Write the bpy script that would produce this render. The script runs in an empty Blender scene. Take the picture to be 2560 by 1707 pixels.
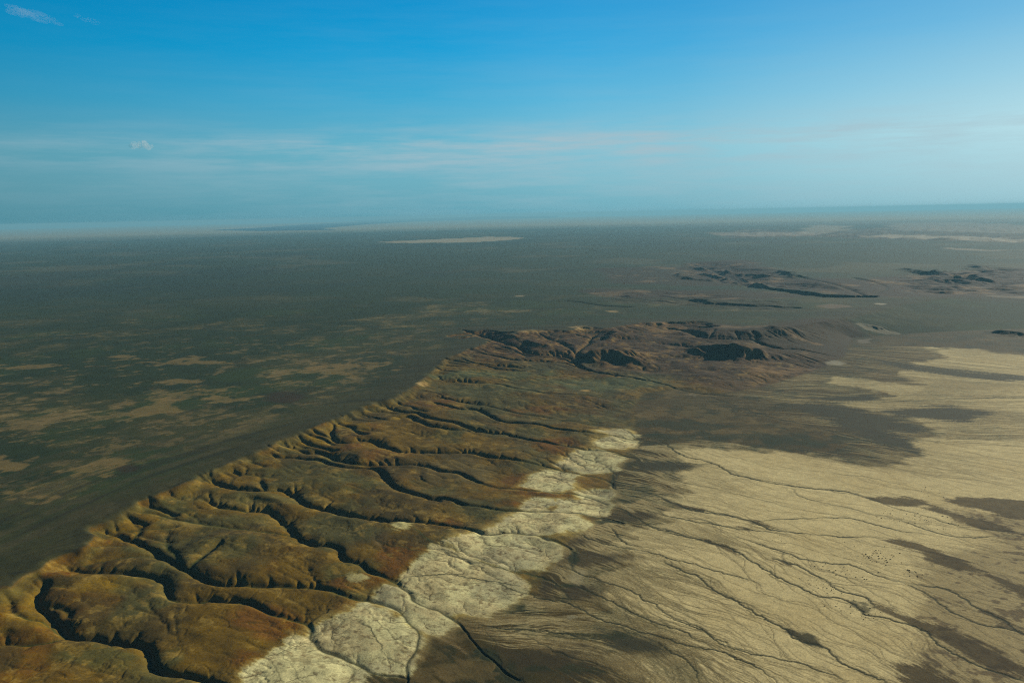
import bpy, math, time
import numpy as np
from mathutils import Matrix, Vector
T0 = time.time()
sc = bpy.context.scene

# ---------------------------------------------------------------- camera, sky, sun, exposure
F = 1991.0                      # focal length in photo pixels (2560 wide) : 28 mm
PITCH, ROLL = math.radians(9.06), math.radians(1.19)
HC = 1250.0                     # camera height above the lower plain (m)
HP = 130.0                      # height of the plateau above the lower plain
cp, sp, cr, sr = math.cos(PITCH), math.sin(PITCH), math.cos(ROLL), math.sin(ROLL)
right0, up0, fwd = Vector((1, 0, 0)), Vector((0, sp, cp)), Vector((0, cp, -sp))
rv, uv = right0 * cr - up0 * sr, right0 * sr + up0 * cr
cam_data = bpy.data.cameras.new('camera')
cam = bpy.data.objects.new('camera', cam_data)
sc.collection.objects.link(cam)
cam.matrix_world = Matrix(((rv.x, uv.x, -fwd.x, 0), (rv.y, uv.y, -fwd.y, 0), (rv.z, uv.z, -fwd.z, HC), (0, 0, 0, 1)))
cam_data.sensor_width = 36.0
cam_data.lens = F / 2560 * 36.0
cam_data.clip_start, cam_data.clip_end = 5.0, 900000.0
sc.camera = cam

SUN_AZ, SUN_EL = math.radians(58), math.radians(18)
EXPO = 0.55
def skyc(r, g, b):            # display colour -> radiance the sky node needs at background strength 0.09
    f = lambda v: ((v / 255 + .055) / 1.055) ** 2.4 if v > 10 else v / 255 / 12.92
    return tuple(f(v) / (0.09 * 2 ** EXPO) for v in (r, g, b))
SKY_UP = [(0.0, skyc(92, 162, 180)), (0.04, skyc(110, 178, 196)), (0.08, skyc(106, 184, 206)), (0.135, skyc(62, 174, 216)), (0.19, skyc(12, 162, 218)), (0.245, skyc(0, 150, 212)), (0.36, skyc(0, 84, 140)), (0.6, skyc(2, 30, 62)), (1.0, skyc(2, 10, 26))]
SKY_GLOW = skyc(200, 232, 238) + (1,)
world = bpy.data.worlds.new('World')
sc.world = world
world.use_nodes = True
wn, wl = world.node_tree.nodes, world.node_tree.links
wn.clear()
def wnode(t, **k):
    n = wn.new(t)
    for a, b in k.items(): setattr(n, a, b)
    return n
sky = wnode('ShaderNodeTexSky', sky_type='NISHITA', sun_disc=False, sun_elevation=SUN_EL, sun_rotation=SUN_AZ,
            altitude=1200, air_density=1.0, dust_density=1.6, ozone_density=3.0)
tc = wnode('ShaderNodeTexCoord')
sep = wnode('ShaderNodeSeparateXYZ'); wl.new(tc.outputs['Generated'], sep.inputs[0])
def colramp(src, pts, interp='LINEAR'):
    r = wnode('ShaderNodeValToRGB'); r.color_ramp.interpolation = interp
    e = r.color_ramp.elements
    e[0].position, e[0].color = pts[0][0], tuple(pts[0][1]) + (1,)
    e[1].position, e[1].color = pts[-1][0], tuple(pts[-1][1]) + (1,)
    for p, v in pts[1:-1]:
        q = e.new(p); q.color = tuple(v) + (1,)
    if src: wl.new(src, r.inputs[0])
    return r
# clear deep blue air overhead paling to milky cyan at the horizon, milkier towards the sun
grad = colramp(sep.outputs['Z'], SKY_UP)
dotn = wnode('ShaderNodeVectorMath', operation='DOT_PRODUCT'); wl.new(tc.outputs['Generated'], dotn.inputs[0])
dotn.inputs[1].default_value = (math.sin(SUN_AZ) * .995, math.cos(SUN_AZ) * .995, 0.1)
glow = colramp(dotn.outputs['Value'], [(0.0, (0, 0, 0)), (0.45, (.04,) * 3), (0.70, (.26,) * 3), (0.86, (.62,) * 3), (1.0, (1, 1, 1))])
low = colramp(sep.outputs['Z'], [(0.0, (.62,) * 3), (0.08, (1, 1, 1)), (0.13, (.72,) * 3), (0.19, (.40,) * 3), (0.26, (.20,) * 3), (0.45, (.05,) * 3), (1.0, (0, 0, 0))])
gm2 = wnode('ShaderNodeMath', operation='MULTIPLY'); wl.new(glow.outputs[0], gm2.inputs[0]); wl.new(low.outputs[0], gm2.inputs[1])
gmix = wnode('ShaderNodeMixRGB'); gmix.inputs[2].default_value = SKY_GLOW
wl.new(gm2.outputs[0], gmix.inputs[0]); wl.new(grad.outputs[0], gmix.inputs[1])
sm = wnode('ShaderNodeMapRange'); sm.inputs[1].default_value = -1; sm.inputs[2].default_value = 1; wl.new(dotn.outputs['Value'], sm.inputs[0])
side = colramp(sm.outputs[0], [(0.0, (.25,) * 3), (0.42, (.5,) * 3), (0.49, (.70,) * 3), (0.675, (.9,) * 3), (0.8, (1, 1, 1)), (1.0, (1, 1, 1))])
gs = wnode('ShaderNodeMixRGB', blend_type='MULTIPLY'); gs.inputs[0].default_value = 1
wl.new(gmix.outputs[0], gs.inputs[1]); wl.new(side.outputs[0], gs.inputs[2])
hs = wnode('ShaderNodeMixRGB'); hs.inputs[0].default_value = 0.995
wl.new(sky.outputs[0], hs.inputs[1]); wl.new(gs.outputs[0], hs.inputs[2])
# thin cloud veils low in the sky, as density along the view direction
mp = wnode('ShaderNodeMapping'); mp.inputs['Scale'].default_value = (4.2, 4.2, 46.0)
wl.new(tc.outputs['Generated'], mp.inputs[0])
cn = wnode('ShaderNodeTexNoise'); cn.inputs['Scale'].default_value = 1.6; cn.inputs['Detail'].default_value = 9; cn.inputs['Roughness'].default_value = 0.62
wl.new(mp.outputs[0], cn.inputs['Vector'])
cr1 = wnode('ShaderNodeMapRange'); cr1.inputs[1].default_value = 0.40; cr1.inputs[2].default_value = 0.68; cr1.inputs[3].default_value = 0; cr1.inputs[4].default_value = 1
wl.new(cn.outputs['Fac'], cr1.inputs[0])
def bandramp(pts):
    r = wnode('ShaderNodeValToRGB'); r.color_ramp.interpolation = 'EASE'
    e = r.color_ramp.elements
    e[0].position, e[0].color = pts[0][0], (pts[0][1],) * 3 + (1,)
    e[1].position, e[1].color = pts[-1][0], (pts[-1][1],) * 3 + (1,)
    for p, v in pts[1:-1]:
        q = e.new(p); q.color = (v,) * 3 + (1,)
    wl.new(sep.outputs['Z'], r.inputs[0]); return r
band = bandramp([(0.0, 0.2), (0.05, 0.45), (0.07, 0.9), (0.088, 1.0), (0.10, 0.35), (0.12, 0.08), (0.3, 0.02)])
mul = wnode('ShaderNodeMath', operation='MULTIPLY'); wl.new(cr1.outputs[0], mul.inputs[0]); wl.new(band.outputs[0], mul.inputs[1])
xr = colramp(None, [(0.0, (.18,) * 3), (0.18, (.4,) * 3), (0.40, (.9,) * 3), (0.62, (1, 1, 1)), (1.0, (.6,) * 3)])
xa = wnode('ShaderNodeMapRange'); xa.inputs[1].default_value = -0.6; xa.inputs[2].default_value = 0.6; wl.new(sep.outputs['X'], xa.inputs[0]); wl.new(xa.outputs[0], xr.inputs[0])
mulx = wnode('ShaderNodeMath', operation='MULTIPLY'); wl.new(mul.outputs[0], mulx.inputs[0]); wl.new(xr.outputs[0], mulx.inputs[1])
mul2 = wnode('ShaderNodeMath', operation='MULTIPLY'); mul2.inputs[1].default_value = 0.95; wl.new(mulx.outputs[0], mul2.inputs[0])
cmix = wnode('ShaderNodeMixRGB'); cmix.inputs[2].default_value = skyc(168, 190, 200) + (1,)
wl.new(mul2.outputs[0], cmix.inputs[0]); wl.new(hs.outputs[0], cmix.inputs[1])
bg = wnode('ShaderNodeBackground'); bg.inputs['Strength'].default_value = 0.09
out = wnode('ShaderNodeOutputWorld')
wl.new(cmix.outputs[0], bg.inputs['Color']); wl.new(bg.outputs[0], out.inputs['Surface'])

sun_data = bpy.data.lights.new('sun', 'SUN')
sun_data.energy = 5.0; sun_data.angle = math.radians(0.5); sun_data.color = (1.0, 0.90, 0.74)
sun = bpy.data.objects.new('sun', sun_data); sc.collection.objects.link(sun)
sdir = Vector((math.sin(SUN_AZ) * math.cos(SUN_EL), math.cos(SUN_AZ) * math.cos(SUN_EL), math.sin(SUN_EL)))
sun.rotation_euler = sdir.to_track_quat('Z', 'Y').to_euler()
sc.view_settings.view_transform = 'Standard'; sc.view_settings.look = 'None'
sc.view_settings.exposure = EXPO; sc.view_settings.gamma = 1.0

sc.cycles.use_denoising = False
sc.cycles.pixel_filter_type = 'BLACKMAN_HARRIS'; sc.cycles.filter_width = 1.1
sc.cycles.volume_bounces = 1; sc.cycles.max_bounces = 4; sc.cycles.diffuse_bounces = 2
# ---------------------------------------------------------------- survey: photo points -> points on the land
def at(px, py, z=0.0):
    dx, dy = px - 1280.0, py - 853.5
    X, Y = dx * cr - dy * sr, dx * sr + dy * cr
    d = (X, F * cp - Y * sp, -F * sp - Y * cp)
    t = (HC - z) / max(-d[2], 1e-3)
    return (d[0] * t, d[1] * t)
VIEWS = {'S': (0, 0, 1), 'R1': (0, 1250, 3.36), 'R2': (600, 1250, 3.36), 'R3': (1200, 1250, 3.36), 'R4': (500, 900, 3.92),
         'R5': (1000, 850, 3.92), 'C4': (1000, 950, 3.92), 'R6': (1500, 850, 2.219), 'R7': (1400, 600, 3.92), 'RC': (1100, 780, 3.92),
         'A1': (0, 1100, 2.583), 'A3': (1660, 1100, 2.583), 'A4': (0, 500, 2.613), 'A5': (800, 500, 2.613), 'A6': (1660, 500, 2.613)}
def S(view, s):
    x0, y0, k = VIEWS[view]
    n = [float(v) for v in s.replace(' ', ',').split(',') if v]
    return [(x0 + n[i] / k, y0 + n[i + 1] / k) for i in range(0, len(n), 2)]

# ---------------------------------------------------------------- the survey grid (log-polar: square cells that grow with distance)
DA = 0.0014
AZ0, AZ1 = math.radians(-41.5), math.radians(41.5)
NC = int((AZ1 - AZ0) / DA) + 1
R0, RE, RM = 1560.0, 19000.0, 230000.0
NRE = int(math.log(RE / R0) / DA) + 1
lr = [math.log(R0) + i * DA for i in range(NRE)]
step = DA
while lr[-1] < math.log(RM):
    step = min(step * 1.03, 0.03); lr.append(lr[-1] + step)
lr = np.array(lr); NR = len(lr)
azs = AZ0 + np.arange(NC) * DA
Rr = np.exp(lr)
X = (Rr[:, None] * np.sin(azs)[None, :]).astype(np.float32)
Y = (Rr[:, None] * np.cos(azs)[None, :]).astype(np.float32)
CELL = (Rr * DA).astype(np.float32)[:, None]
print('grid', NR, NC, NR * NC, 'erosion rows', NRE)
rng = np.random.default_rng(7)

def to_idx(x, y):
    r = np.hypot(x, y)
    ri = np.interp(np.log(np.maximum(r, 1.0)), lr, np.arange(NR))
    ci = (np.arctan2(x, y) - AZ0) / DA
    return ri, ci

# ---- noise
_perm = rng.permutation(4096).astype(np.int32)
_grad = rng.random(4096).astype(np.float32) * 2 - 1
def vnoise(x, y, seed=0):
    xi, yi = np.floor(x), np.floor(y)
    fx, fy = (x - xi).astype(np.float32), (y - yi).astype(np.float32)
    xi, yi = xi.astype(np.int64), yi.astype(np.int64)
    fx = fx * fx * fx * (fx * (fx * 6 - 15) + 10); fy = fy * fy * fy * (fy * (fy * 6 - 15) + 10)
    h = lambda a, b: _grad[(_perm[(_perm[(a + seed * 57) & 4095] + b) & 4095])]
    v00, v10, v01, v11 = h(xi, yi), h(xi + 1, yi), h(xi, yi + 1), h(xi + 1, yi + 1)
    a = v00 + (v10 - v00) * fx; b = v01 + (v11 - v01) * fx
    return a + (b - a) * fy
def fbm(x, y, wl_, oct_=4, seed=0, gain=0.5):
    s, a, t = 0, 1.0, 0
    f = 1.0 / wl_
    for o in range(oct_):
        c, n = math.cos(0.6 * o + .3), math.sin(0.6 * o + .3)
        s = s + a * vnoise((x * c - y * n) * f + 13.7 * o, (x * n + y * c) * f + 5.1 * o, seed + o)
        t += a; a *= gain; f *= 2.03
    return s / t
def sstep(a, b, x):
    t = np.clip((x - a) / (b - a), 0, 1); return t * t * (3 - 2 * t)

# ---- distances to surveyed lines
def seg_d(px, py, a, b):
    ax, ay = a; bx, by = b
    dx, dy = bx - ax, by - ay
    L = dx * dx + dy * dy + 1e-6
    t = np.clip(((px - ax) * dx + (py - ay) * dy) / L, 0, 1)
    return np.hypot(px - ax - t * dx, py - ay - t * dy), t
def upsample(a, st):
    """bilinear from every st-th row/col back to the full grid"""
    ri = np.arange(NR) / st; ci = np.arange(NC) / st
    r0 = np.minimum(ri.astype(int), a.shape[0] - 2); c0 = np.minimum(ci.astype(int), a.shape[1] - 2)
    fr = (ri - r0)[:, None].astype(np.float32); fc = (ci - c0)[None, :].astype(np.float32)
    t = a[r0] * (1 - fr) + a[r0 + 1] * fr
    return t[:, c0] * (1 - fc) + t[:, c0 + 1] * fc
def sgrid(st):
    return X[::st, ::st], Y[::st, ::st]
def inside(px, py, poly):
    c = np.zeros(px.shape, bool)
    n = len(poly)
    for i in range(n):
        (x1, y1), (x2, y2) = poly[i], poly[(i + 1) % n]
        if y1 == y2: continue
        cond = ((y1 > py) != (y2 > py)) & (px < (x2 - x1) * (py - y1) / (y2 - y1) + x1)
        c ^= cond
    return c
def sdist(poly, st=3, closed=True, far=1e5):
    """signed distance (positive inside) to a polygon of world points, on the whole grid"""
    px, py = sgrid(st)
    d = np.full(px.shape, far, np.float32)
    n = len(poly)
    for i in range(n if closed else n - 1):
        d = np.minimum(d, seg_d(px, py, poly[i], poly[(i + 1) % n])[0])
    d = np.where(inside(px, py, poly), d, -d)
    return upsample(d.astype(np.float32), st)

# ---------------------------------------------------------------- escarpment: rim and foot lines
rim_px = (S('R1', '0,720 90,720 200,650 270,600 340,570 400,560 470,470 600,440 780,330 800,200 860,190 1150,15') +
          S('A1', '1230,260 1400,180 1560,110') + S('R4', '653,860 760,800 1000,700 1280,590 1540,500 1740,405 1900,370 2130,230') +
          S('R5', '230,370 340,280 400,200 560,130 790,50 900,0') +
          S('RC', '400,250 300,200 420,170 700,225 800,190 1000,172 1100,172 1260,180 1400,145 1650,160') +
          S('S', '1600,806 1650,807 1744,802 1808,824 1885,824 1956,818 2080,800 2250,760 2700,690'))
rim = [at(x, y, HP) for x, y in rim_px]
rim = [(-1500, -400), (-1640, 1500)] + rim + [(90000, 16000)]
toe_px = (S('R2', '980,1420 1390,1440 1530,1180 1750,1020') + S('R3', '230,880 480,760 600,520 640,420 930,220 1080,60') +
          S('R5', '2030,1500 2120,1200 2330,1010') + S('S', '1590,1060 1580,1020 1610,985 1700,972 1800,986 1900,968 2030,930 2110,890 2130,845 2300,832 2700,815'))
toe = [at(x, y, 0) for x, y in toe_px]
toe = [(-420, -400), (-360, 1700)] + toe + [(90000, 12000)]
rim_poly = rim + [(90000, -2000), (-1500, -2000)]
toe_poly = toe + [(90000, -2000), (-420, -2000)]
def sline(line, poly, st=4):
    px, py = sgrid(st)
    d = np.full(px.shape, 1e6, np.float32)
    for i in range(len(line) - 1):
        d = np.minimum(d, seg_d(px, py, line[i], line[i + 1])[0])
    return upsample(np.where(inside(px, py, poly), d, -d).astype(np.float32), st)
sd_rim, sd_toe = sline(rim, rim_poly, 2), sline(toe, toe_poly, 3)
sdr_w = sd_rim + fbm(X, Y, 190, 4, 3, .6) * 34
tt = np.clip(sdr_w / np.maximum(sdr_w - sd_toe, 1.0), 0, 1)
tt = np.where(sd_rim <= 0, 0, np.where(sd_toe >= 0, 1, tt))
stepa = 0.15 * (1 - .7 * sstep(6000, 7200, np.hypot(X, Y))) * (1 - sstep(math.radians(11), math.radians(15), np.arctan2(X, Y)))
Z = HP * ((1 - stepa) * (1 - tt) ** 1.12 + stepa * (1 - sstep(-5, 75, sdr_w)))
east = sstep(math.radians(12.5), math.radians(17.5), np.arctan2(X, Y)) * sstep(6500, 7500, np.hypot(X, Y))
Z = Z.astype(np.float32)
on_band = sstep(-20, 30, sd_rim) * sstep(-60, 60, -sd_toe) * (1 - east)
Z += on_band * (fbm(X, Y, 420, 3, 11) * 18 + fbm(X, Y, 190, 3, 12) * 7)
def zat(x, y):
    ri, ci = to_idx(np.array([x]), np.array([y]))
    r0 = int(np.clip(round(float(ri[0])), 0, NR - 1)); c0 = int(np.clip(round(float(ci[0])), 0, NC - 1))
    return float(Z[r0, c0])
ZMACRO = None
def land(px, py):
    """photo point -> first point of the smooth land surface on that line of sight"""
    zs = np.linspace(HP + 30, -40, 171)
    P = np.array([at(px, py, z) for z in zs])
    ri, ci = to_idx(P[:, 0], P[:, 1])
    h = Z[np.clip(np.round(ri), 0, NR - 1).astype(int), np.clip(np.round(ci), 0, NC - 1).astype(int)]
    k_ = np.nonzero(h >= zs)[0]
    return tuple(P[k_[0] if len(k_) else -1])
def L(view, s): return [land(x, y) for x, y in S(view, s)]

# hills: ridges of gaussian section between two points
def ridge(a, b, h, w, p=2.0):
    global Z
    d, t = seg_d(X[:NRE], Y[:NRE], a, b)
    hn_ = 1 + 0.9 * fbm(X[:NRE], Y[:NRE], w * 1.6, 3, int(h))
    Z[:NRE] += (h * np.exp(-(d / (w * hn_.clip(.4, 2))) ** p) * (.75 + .25 * hn_)).astype(np.float32)
hills = [('RC', '1500,450 1740,425', 85, 125), ('RC', '1740,430 1900,490', 60, 100), ('RC', '1640,300 1700,250', 36, 140), ('RC', '900,300 1000,330', 26, 110),
         ('RC', '1960,500 2050,540', 28, 90), ('A6', '310,1000 420,1000', 85, 120), ('A6', '420,1000 620,1010', 58, 90), ('A6', '650,1010 740,1030', 26, 90),
         ('A6', '770,860 840,860', 42, 110), ('A6', '590,870 680,880', 22, 90), ('A6', '480,985 520,990', 20, 80),
         ('A6', '2230,870 2300,878', 45, 90), ('A6', '1880,520 1960,525', 60, 200), ('A6', '2000,480 2100,500', 45, 180),
         ('A6', '540,480 700,500', 60, 150), ('R7', '1300,250 1420,280', 50, 110), ('R7', '1560,290 1640,310', 50, 100), ('R7', '1400,320 1540,345', 55, 100), ('R7', '1660,350 1800,420', 75, 140), ('R7', '1850,400 1960,440', 70, 120), ('R7', '1170,340 1250,380', 40, 90), ('R7', '1290,380 1480,400', 40, 90), ('R7', '2160,310 2240,330', 45, 100), ('R7', '2250,330 2340,365', 45, 100), ('A6', '1570,455 1700,475', 45, 120), ('A6', '1780,465 1850,490', 50, 120), ('A6', '1980,480 2100,520', 60, 140), ('A6', '2040,430 2180,470', 45, 130), ('A6', '1050,332 1380,338', 40, 150), ('A6', '1560,345 1860,372', 45, 150), ('A6', '1000,545 1150,575', 35, 160), ('A6', '1390,835 1400,835', 15, 60),
         ('R1', '1850,330 1960,330', 16, 55), ('R1', '2080,350 2130,350', 10, 40)]
for v, s, h, w in hills:
    p = L(v, s); far_h = math.hypot(*p[0]) > 9500; ridge(p[0], p[1], h * (.75 if far_h else .75), w)
# re-entrant basins far out, cut into the plateau
basins = [('R7', '1050,240 1250,215 1500,210 1700,215 1900,250 2120,280 2352,370 2700,420 3000,425 2352,500 1900,455 1700,440 1400,415 1200,400 1050,360', 55),
          ('A6', '1560,455 1800,460 1950,420 2200,430 2500,460 2500,640 2000,630 1700,620 1500,600 1300,560', 50),
          ('A6', '250,215 600,185 780,190 1000,200 1400,180 1800,160 2600,170 2600,290 1500,260 900,240 400,250', 60),
          ('R7', '380,500 560,470 1100,470 1600,530 2352,600 2352,700 1700,690 900,640 400,640', 14)]
basin_m = np.zeros_like(Z)
for v, s, dep in basins:
    sd = sdist(L(v, s), 3)
    w = 700 if dep > 20 else 300
    m = sstep(-20, w, sd + fbm(X, Y, 700, 4, 21) * 130)
    Z -= dep * m; basin_m = np.maximum(basin_m, m * (1.0 if dep > 20 else .5))
Z += basin_m * np.abs(fbm(X, Y, 600, 4, 33)) * 95 * sstep(14000, 9000, Y) 
Z += basin_m * np.abs(fbm(X, Y, 900, 4, 35)) * 110 * sstep(9000, 14000, Y)
# broad swells of plateau and plain
Z += fbm(X, Y, 2600, 3, 41) * 5 * sstep(300, 1500, -sd_rim) + fbm(X, Y, 1500, 3, 43) * 1.6 * sstep(0, 400, sd_toe)

# ---------------------------------------------------------------- gullies
gullies = []   # (view, points, depth m, half width m)
def G(*parts, d=26, w=95, fl=5):
    pts = []; w = w * .64; d = d * .92
    for v, s in parts: pts += L(v, s)
    gullies.append((pts, d, w, fl))
G(('R1', '340,585 375,690 300,790 290,850 420,950 520,1050 555,1100 620,1122 880,1128 1180,1190 1220,1250 1270,1330 1300,1390 1430,1450 1600,1462 1750,1500 1880,1536 2100,1640'), d=34, w=120)
G(('R1', '-200,1160 0,1180 200,1192 400,1172 550,1122'), d=18, w=90)
G(('R1', '85,830 110,930 240,970 380,985 530,1100'), d=18, w=60)
G(('R1', '860,200 900,250 1000,282 1170,335 1260,375 1330,440 1430,492 1560,552 1620,600 1720,650 1850,682 2100,692 2352,694'), ('R2', '450,718 650,718 790,748 950,822 1170,862 1310,912 1370,962 1400,1040 1500,1110 1530,1170 1450,1290 1400,1400 1390,1536 1380,1620'), d=26, w=95)
G(('R1', '1100,150 1180,240 1130,300'), d=18, w=50)
G(('R1', '1420,250 1395,390 1500,470 1560,550'), d=14, w=45)
G(('R1', '1860,325 1740,420 1650,490 1590,560'), d=16, w=40)
G(('R1', '470,480 560,552 770,572 1000,582 1220,582 1310,622 1390,690 1410,770 1470,812 1600,806 1850,804 2050,822 2150,860 2250,930 2352,980'), ('R2', '430,998 560,1022 592,1060 597,1150 620,1200 700,1252 870,1332 1000,1402 1100,1452 1280,1472 1380,1492'), d=28, w=95)
G(('R1', '880,460 850,560'), d=10, w=35)
G(('R1', '1040,80 1300,97 1450,142 1700,182 1830,207 2100,242 2352,266'), ('R2', '430,277'), d=10, w=60, fl=3)
G(('R1', '1400,40 1480,80 1600,120 1650,150 1720,182'), d=6, w=40, fl=2)
G(('R4', '0,1360 100,1385 280,1430 450,1440 600,1450'), ('R2', '200,65 310,120 350,160 400,200 430,262 510,322 620,356 720,352 800,372 830,432 870,482 980,532 1100,592 1250,652 1340,692 1370,752 1430,792 1450,852 1540,892 1650,922 1750,982 1860,1042 1920,1132 2000,1242 2100,1332 2200,1422 2352,1500'), d=24, w=95)
G(('R4', '80,1080 120,1165 250,1215 450,1252 600,1252 760,1245 870,1272 950,1332 1020,1392 1180,1432 1300,1452 1450,1502 1600,1512 1730,1542'), ('R2', '1060,122 1150,140 1230,162 1400,167 1560,182 1700,197 1850,232 1980,252 2050,282'), ('R3', '200,267 350,282 500,292 560,332 640,352 760,416'), d=26, w=90)
G(('R4', '610,1100 600,1190 640,1250'), d=14, w=40)
G(('R4', '330,1120 270,1200'), d=10, w=35)
G(('R4', '1320,590 1280,700 1320,790 1480,800 1620,770 1750,800 1850,852 1940,884 2050,892 2200,892 2352,902'), ('R5', '600,1092 750,1107 830,1132 1000,1152 1250,1192 1400,1232 1600,1282 1800,1326 1900,1332'), ('R5', '2060,1400 2080,1450'), d=24, w=80)
G(('R4', '1000,700 1180,760 1300,820'), d=14, w=40)
G(('R4', '880,830 1050,905 1170,885 1350,950 1500,992 1620,1007 1800,1012 2100,1007 2250,1032 2352,1072'), ('R5', '400,1267 560,1292 680,1342 800,1402 920,1442 1100,1452 1300,1482 1500,1492 1750,1512 1900,1552'), ('R3', '1080,45'), d=24, w=75)
G(('R4', '640,870 800,940 980,935 1180,962 1300,1002 1450,1032 1700,1042 1780,1082 1850,1182 1950,1242 2100,1302 2230,1332 2352,1372'), ('C4', '350,1142 480,1162 600,1212 800,1242 930,1272 1200,1287 1400,1292 1600,1292 1850,1322 2000,1362 2200,1402'), d=26, w=80)
G(('R4', '1800,420 1900,480 2000,500 2130,500 2200,550 2352,580'), ('R5', '520,792 650,842 800,895 1000,907 1150,942 1300,982 1450,1002 1600,1032 1750,1062 1900,1082 2100,1097 2280,1152'), d=24, w=70)
G(('R4', '1600,520 1800,580 1960,560 2050,540'), ('R5', '180,792 300,842 500,872 800,893'), d=18, w=55)
G(('R5', '300,600 450,632 560,662 750,672 820,692 920,752 1000,792 1200,802 1350,822 1500,857 1700,892 1900,902 2080,932 2200,962 2300,975'), d=22, w=65)
G(('R5', '360,547 500,582 700,612 900,652 1100,702 1300,742 1480,757 1650,792 1820,822 1920,822 2150,862 2250,902 2310,950'), d=14, w=60, fl=3)
G(('R5', '450,412 650,407 780,412 1000,432 1100,462 1300,492 1500,522 1700,532 1950,552 2100,572 2300,617 2500,700'), d=12, w=60, fl=3)
G(('R5', '1490,630 1600,640 1730,680 1900,690'), d=8, w=40, fl=2)
G(('R5', '1200,300 1400,312 1600,332 1750,342 1940,325'), d=10, w=60, fl=3)
G(('R5', '620,200 750,232 900,262 1020,287 1200,300'), d=16, w=55)
G(('RC', '220,175 300,190 400,215 480,240 560,262 680,312 790,332 830,382 930,405 1100,415 1250,430 1330,452 1340,522 1540,592 1700,612 1900,642 2150,692 2352,762'), ('R6', '350,247 500,292 700,312 900,322'), d=46, w=150)
G(('RC', '1560,200 1480,240 1440,310 1330,400 1330,450'), d=26, w=90)
G(('RC', '1330,215 1440,250 1480,240'), d=14, w=50)
G(('RC', '960,200 1060,250 1200,300 1330,400'), d=18, w=80)
G(('RC', '720,240 800,290 900,340 1000,330'), d=16, w=60)
G(('RC', '540,320 680,352 850,422 1000,442 1200,450 1340,522'), d=18, w=60)
G(('RC', '400,340 600,352 750,382 830,420 850,440'), d=14, w=50)
G(('RC', '330,380 560,422 680,462 1000,482 1200,492 1340,530'), d=18, w=60)
G(('RC', '180,440 300,480 450,510 620,525 800,545'), d=16, w=55)
G(('A6', '0,830 150,850 250,900 480,905 590,905 620,932 750,967 870,972 960,987 1170,1032 1300,1082'), d=26, w=110)
G(('A6', '470,860 490,905'), d=14, w=60); G(('A6', '330,840 300,890'), d=14, w=60); G(('A6', '570,850 610,890 590,905'), d=18, w=70)
G(('A6', '0,940 150,950 330,985'), d=18, w=80)
G(('A6', '1040,630 1320,628 1260,600 1100,540 900,500'), d=20, w=140)
G(('A6', '400,480 560,560 840,598 1100,632 1320,628'), d=22, w=200)
G(('A6', '80,420 250,430 450,500'), d=30, w=140); G(('A6', '250,490 330,500 400,540'), d=20, w=120)
G(('A6', '1320,628 1480,575 1400,540 1250,510'), d=14, w=110)
G(('R7', '560,550 800,580 1000,600 1130,620'), d=14, w=90, fl=4); G(('R7', '950,540 1280,585 1400,620 1700,640 2300,665'), d=14, w=100, fl=4)
G(('R7', '0,590 200,605 380,640 700,655'), d=16, w=110, fl=4)

grs = np.random.default_rng(12)
acc_d = 0; nxt = 40
for a, b in zip(rim[2:-4], rim[3:-3]):
    seg = math.dist(a, b)
    nx_, ny_ = (b[1] - a[1]) / seg, -(b[0] - a[0]) / seg
    pos = nxt - acc_d
    while pos < seg:
        t = pos / seg
        x, y = a[0] + (b[0] - a[0]) * t, a[1] + (b[1] - a[1]) * t
        rr_ = math.hypot(x, y)
        px_ = 1280 + 1991 * x / y
        if not (x / y > .25) and not (330 < px_ < 460) and not (985 < px_ < 1085 and rr_ < 6500):
            ang = math.atan2(ny_, nx_) + grs.uniform(-.5, .5)
            ln_ = grs.uniform(90, 230) * (1 + rr_ / 9000)
            i0 = grs.uniform(-12, 14)
            pts_ = [(x + math.cos(ang + .12 * k_ * grs.uniform(-1, 1)) * (ln_ * k_ / 4 - i0), y + math.sin(ang) * (ln_ * k_ / 4 - i0)) for k_ in range(5)]
            gullies.append((pts_, grs.uniform(9, 20) * (1 if rr_ < 6300 else .6), grs.uniform(18, 34) * (1 + rr_ / 12000), 2))
        pos += grs.uniform(38, 95) * (1 + rr_ / 9000)
    nxt = pos + acc_d; acc_d += seg
Zg = np.full((NRE, NC), 1e9, np.float32)
Zm = Z[:NRE].copy()
gline = np.zeros((NR, NC), np.float32)
jx = fbm(X[:NRE], Y[:NRE], 70, 2, 51) * 11; jy = fbm(X[:NRE], Y[:NRE], 70, 2, 53) * 11
Xj, Yj = X[:NRE] + jx, Y[:NRE] + jy
wn_ = fbm(X[:NRE], Y[:NRE], 170, 2, 57)
def smooth_pts(p, n=2):
    for _ in range(n):
        q = [p[0]]
        for a, b in zip(p, p[1:]):
            q += [(a[0] * .75 + b[0] * .25, a[1] * .75 + b[1] * .25), (a[0] * .25 + b[0] * .75, a[1] * .25 + b[1] * .75)]
        p = q + [p[-1]]
    return p
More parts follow.
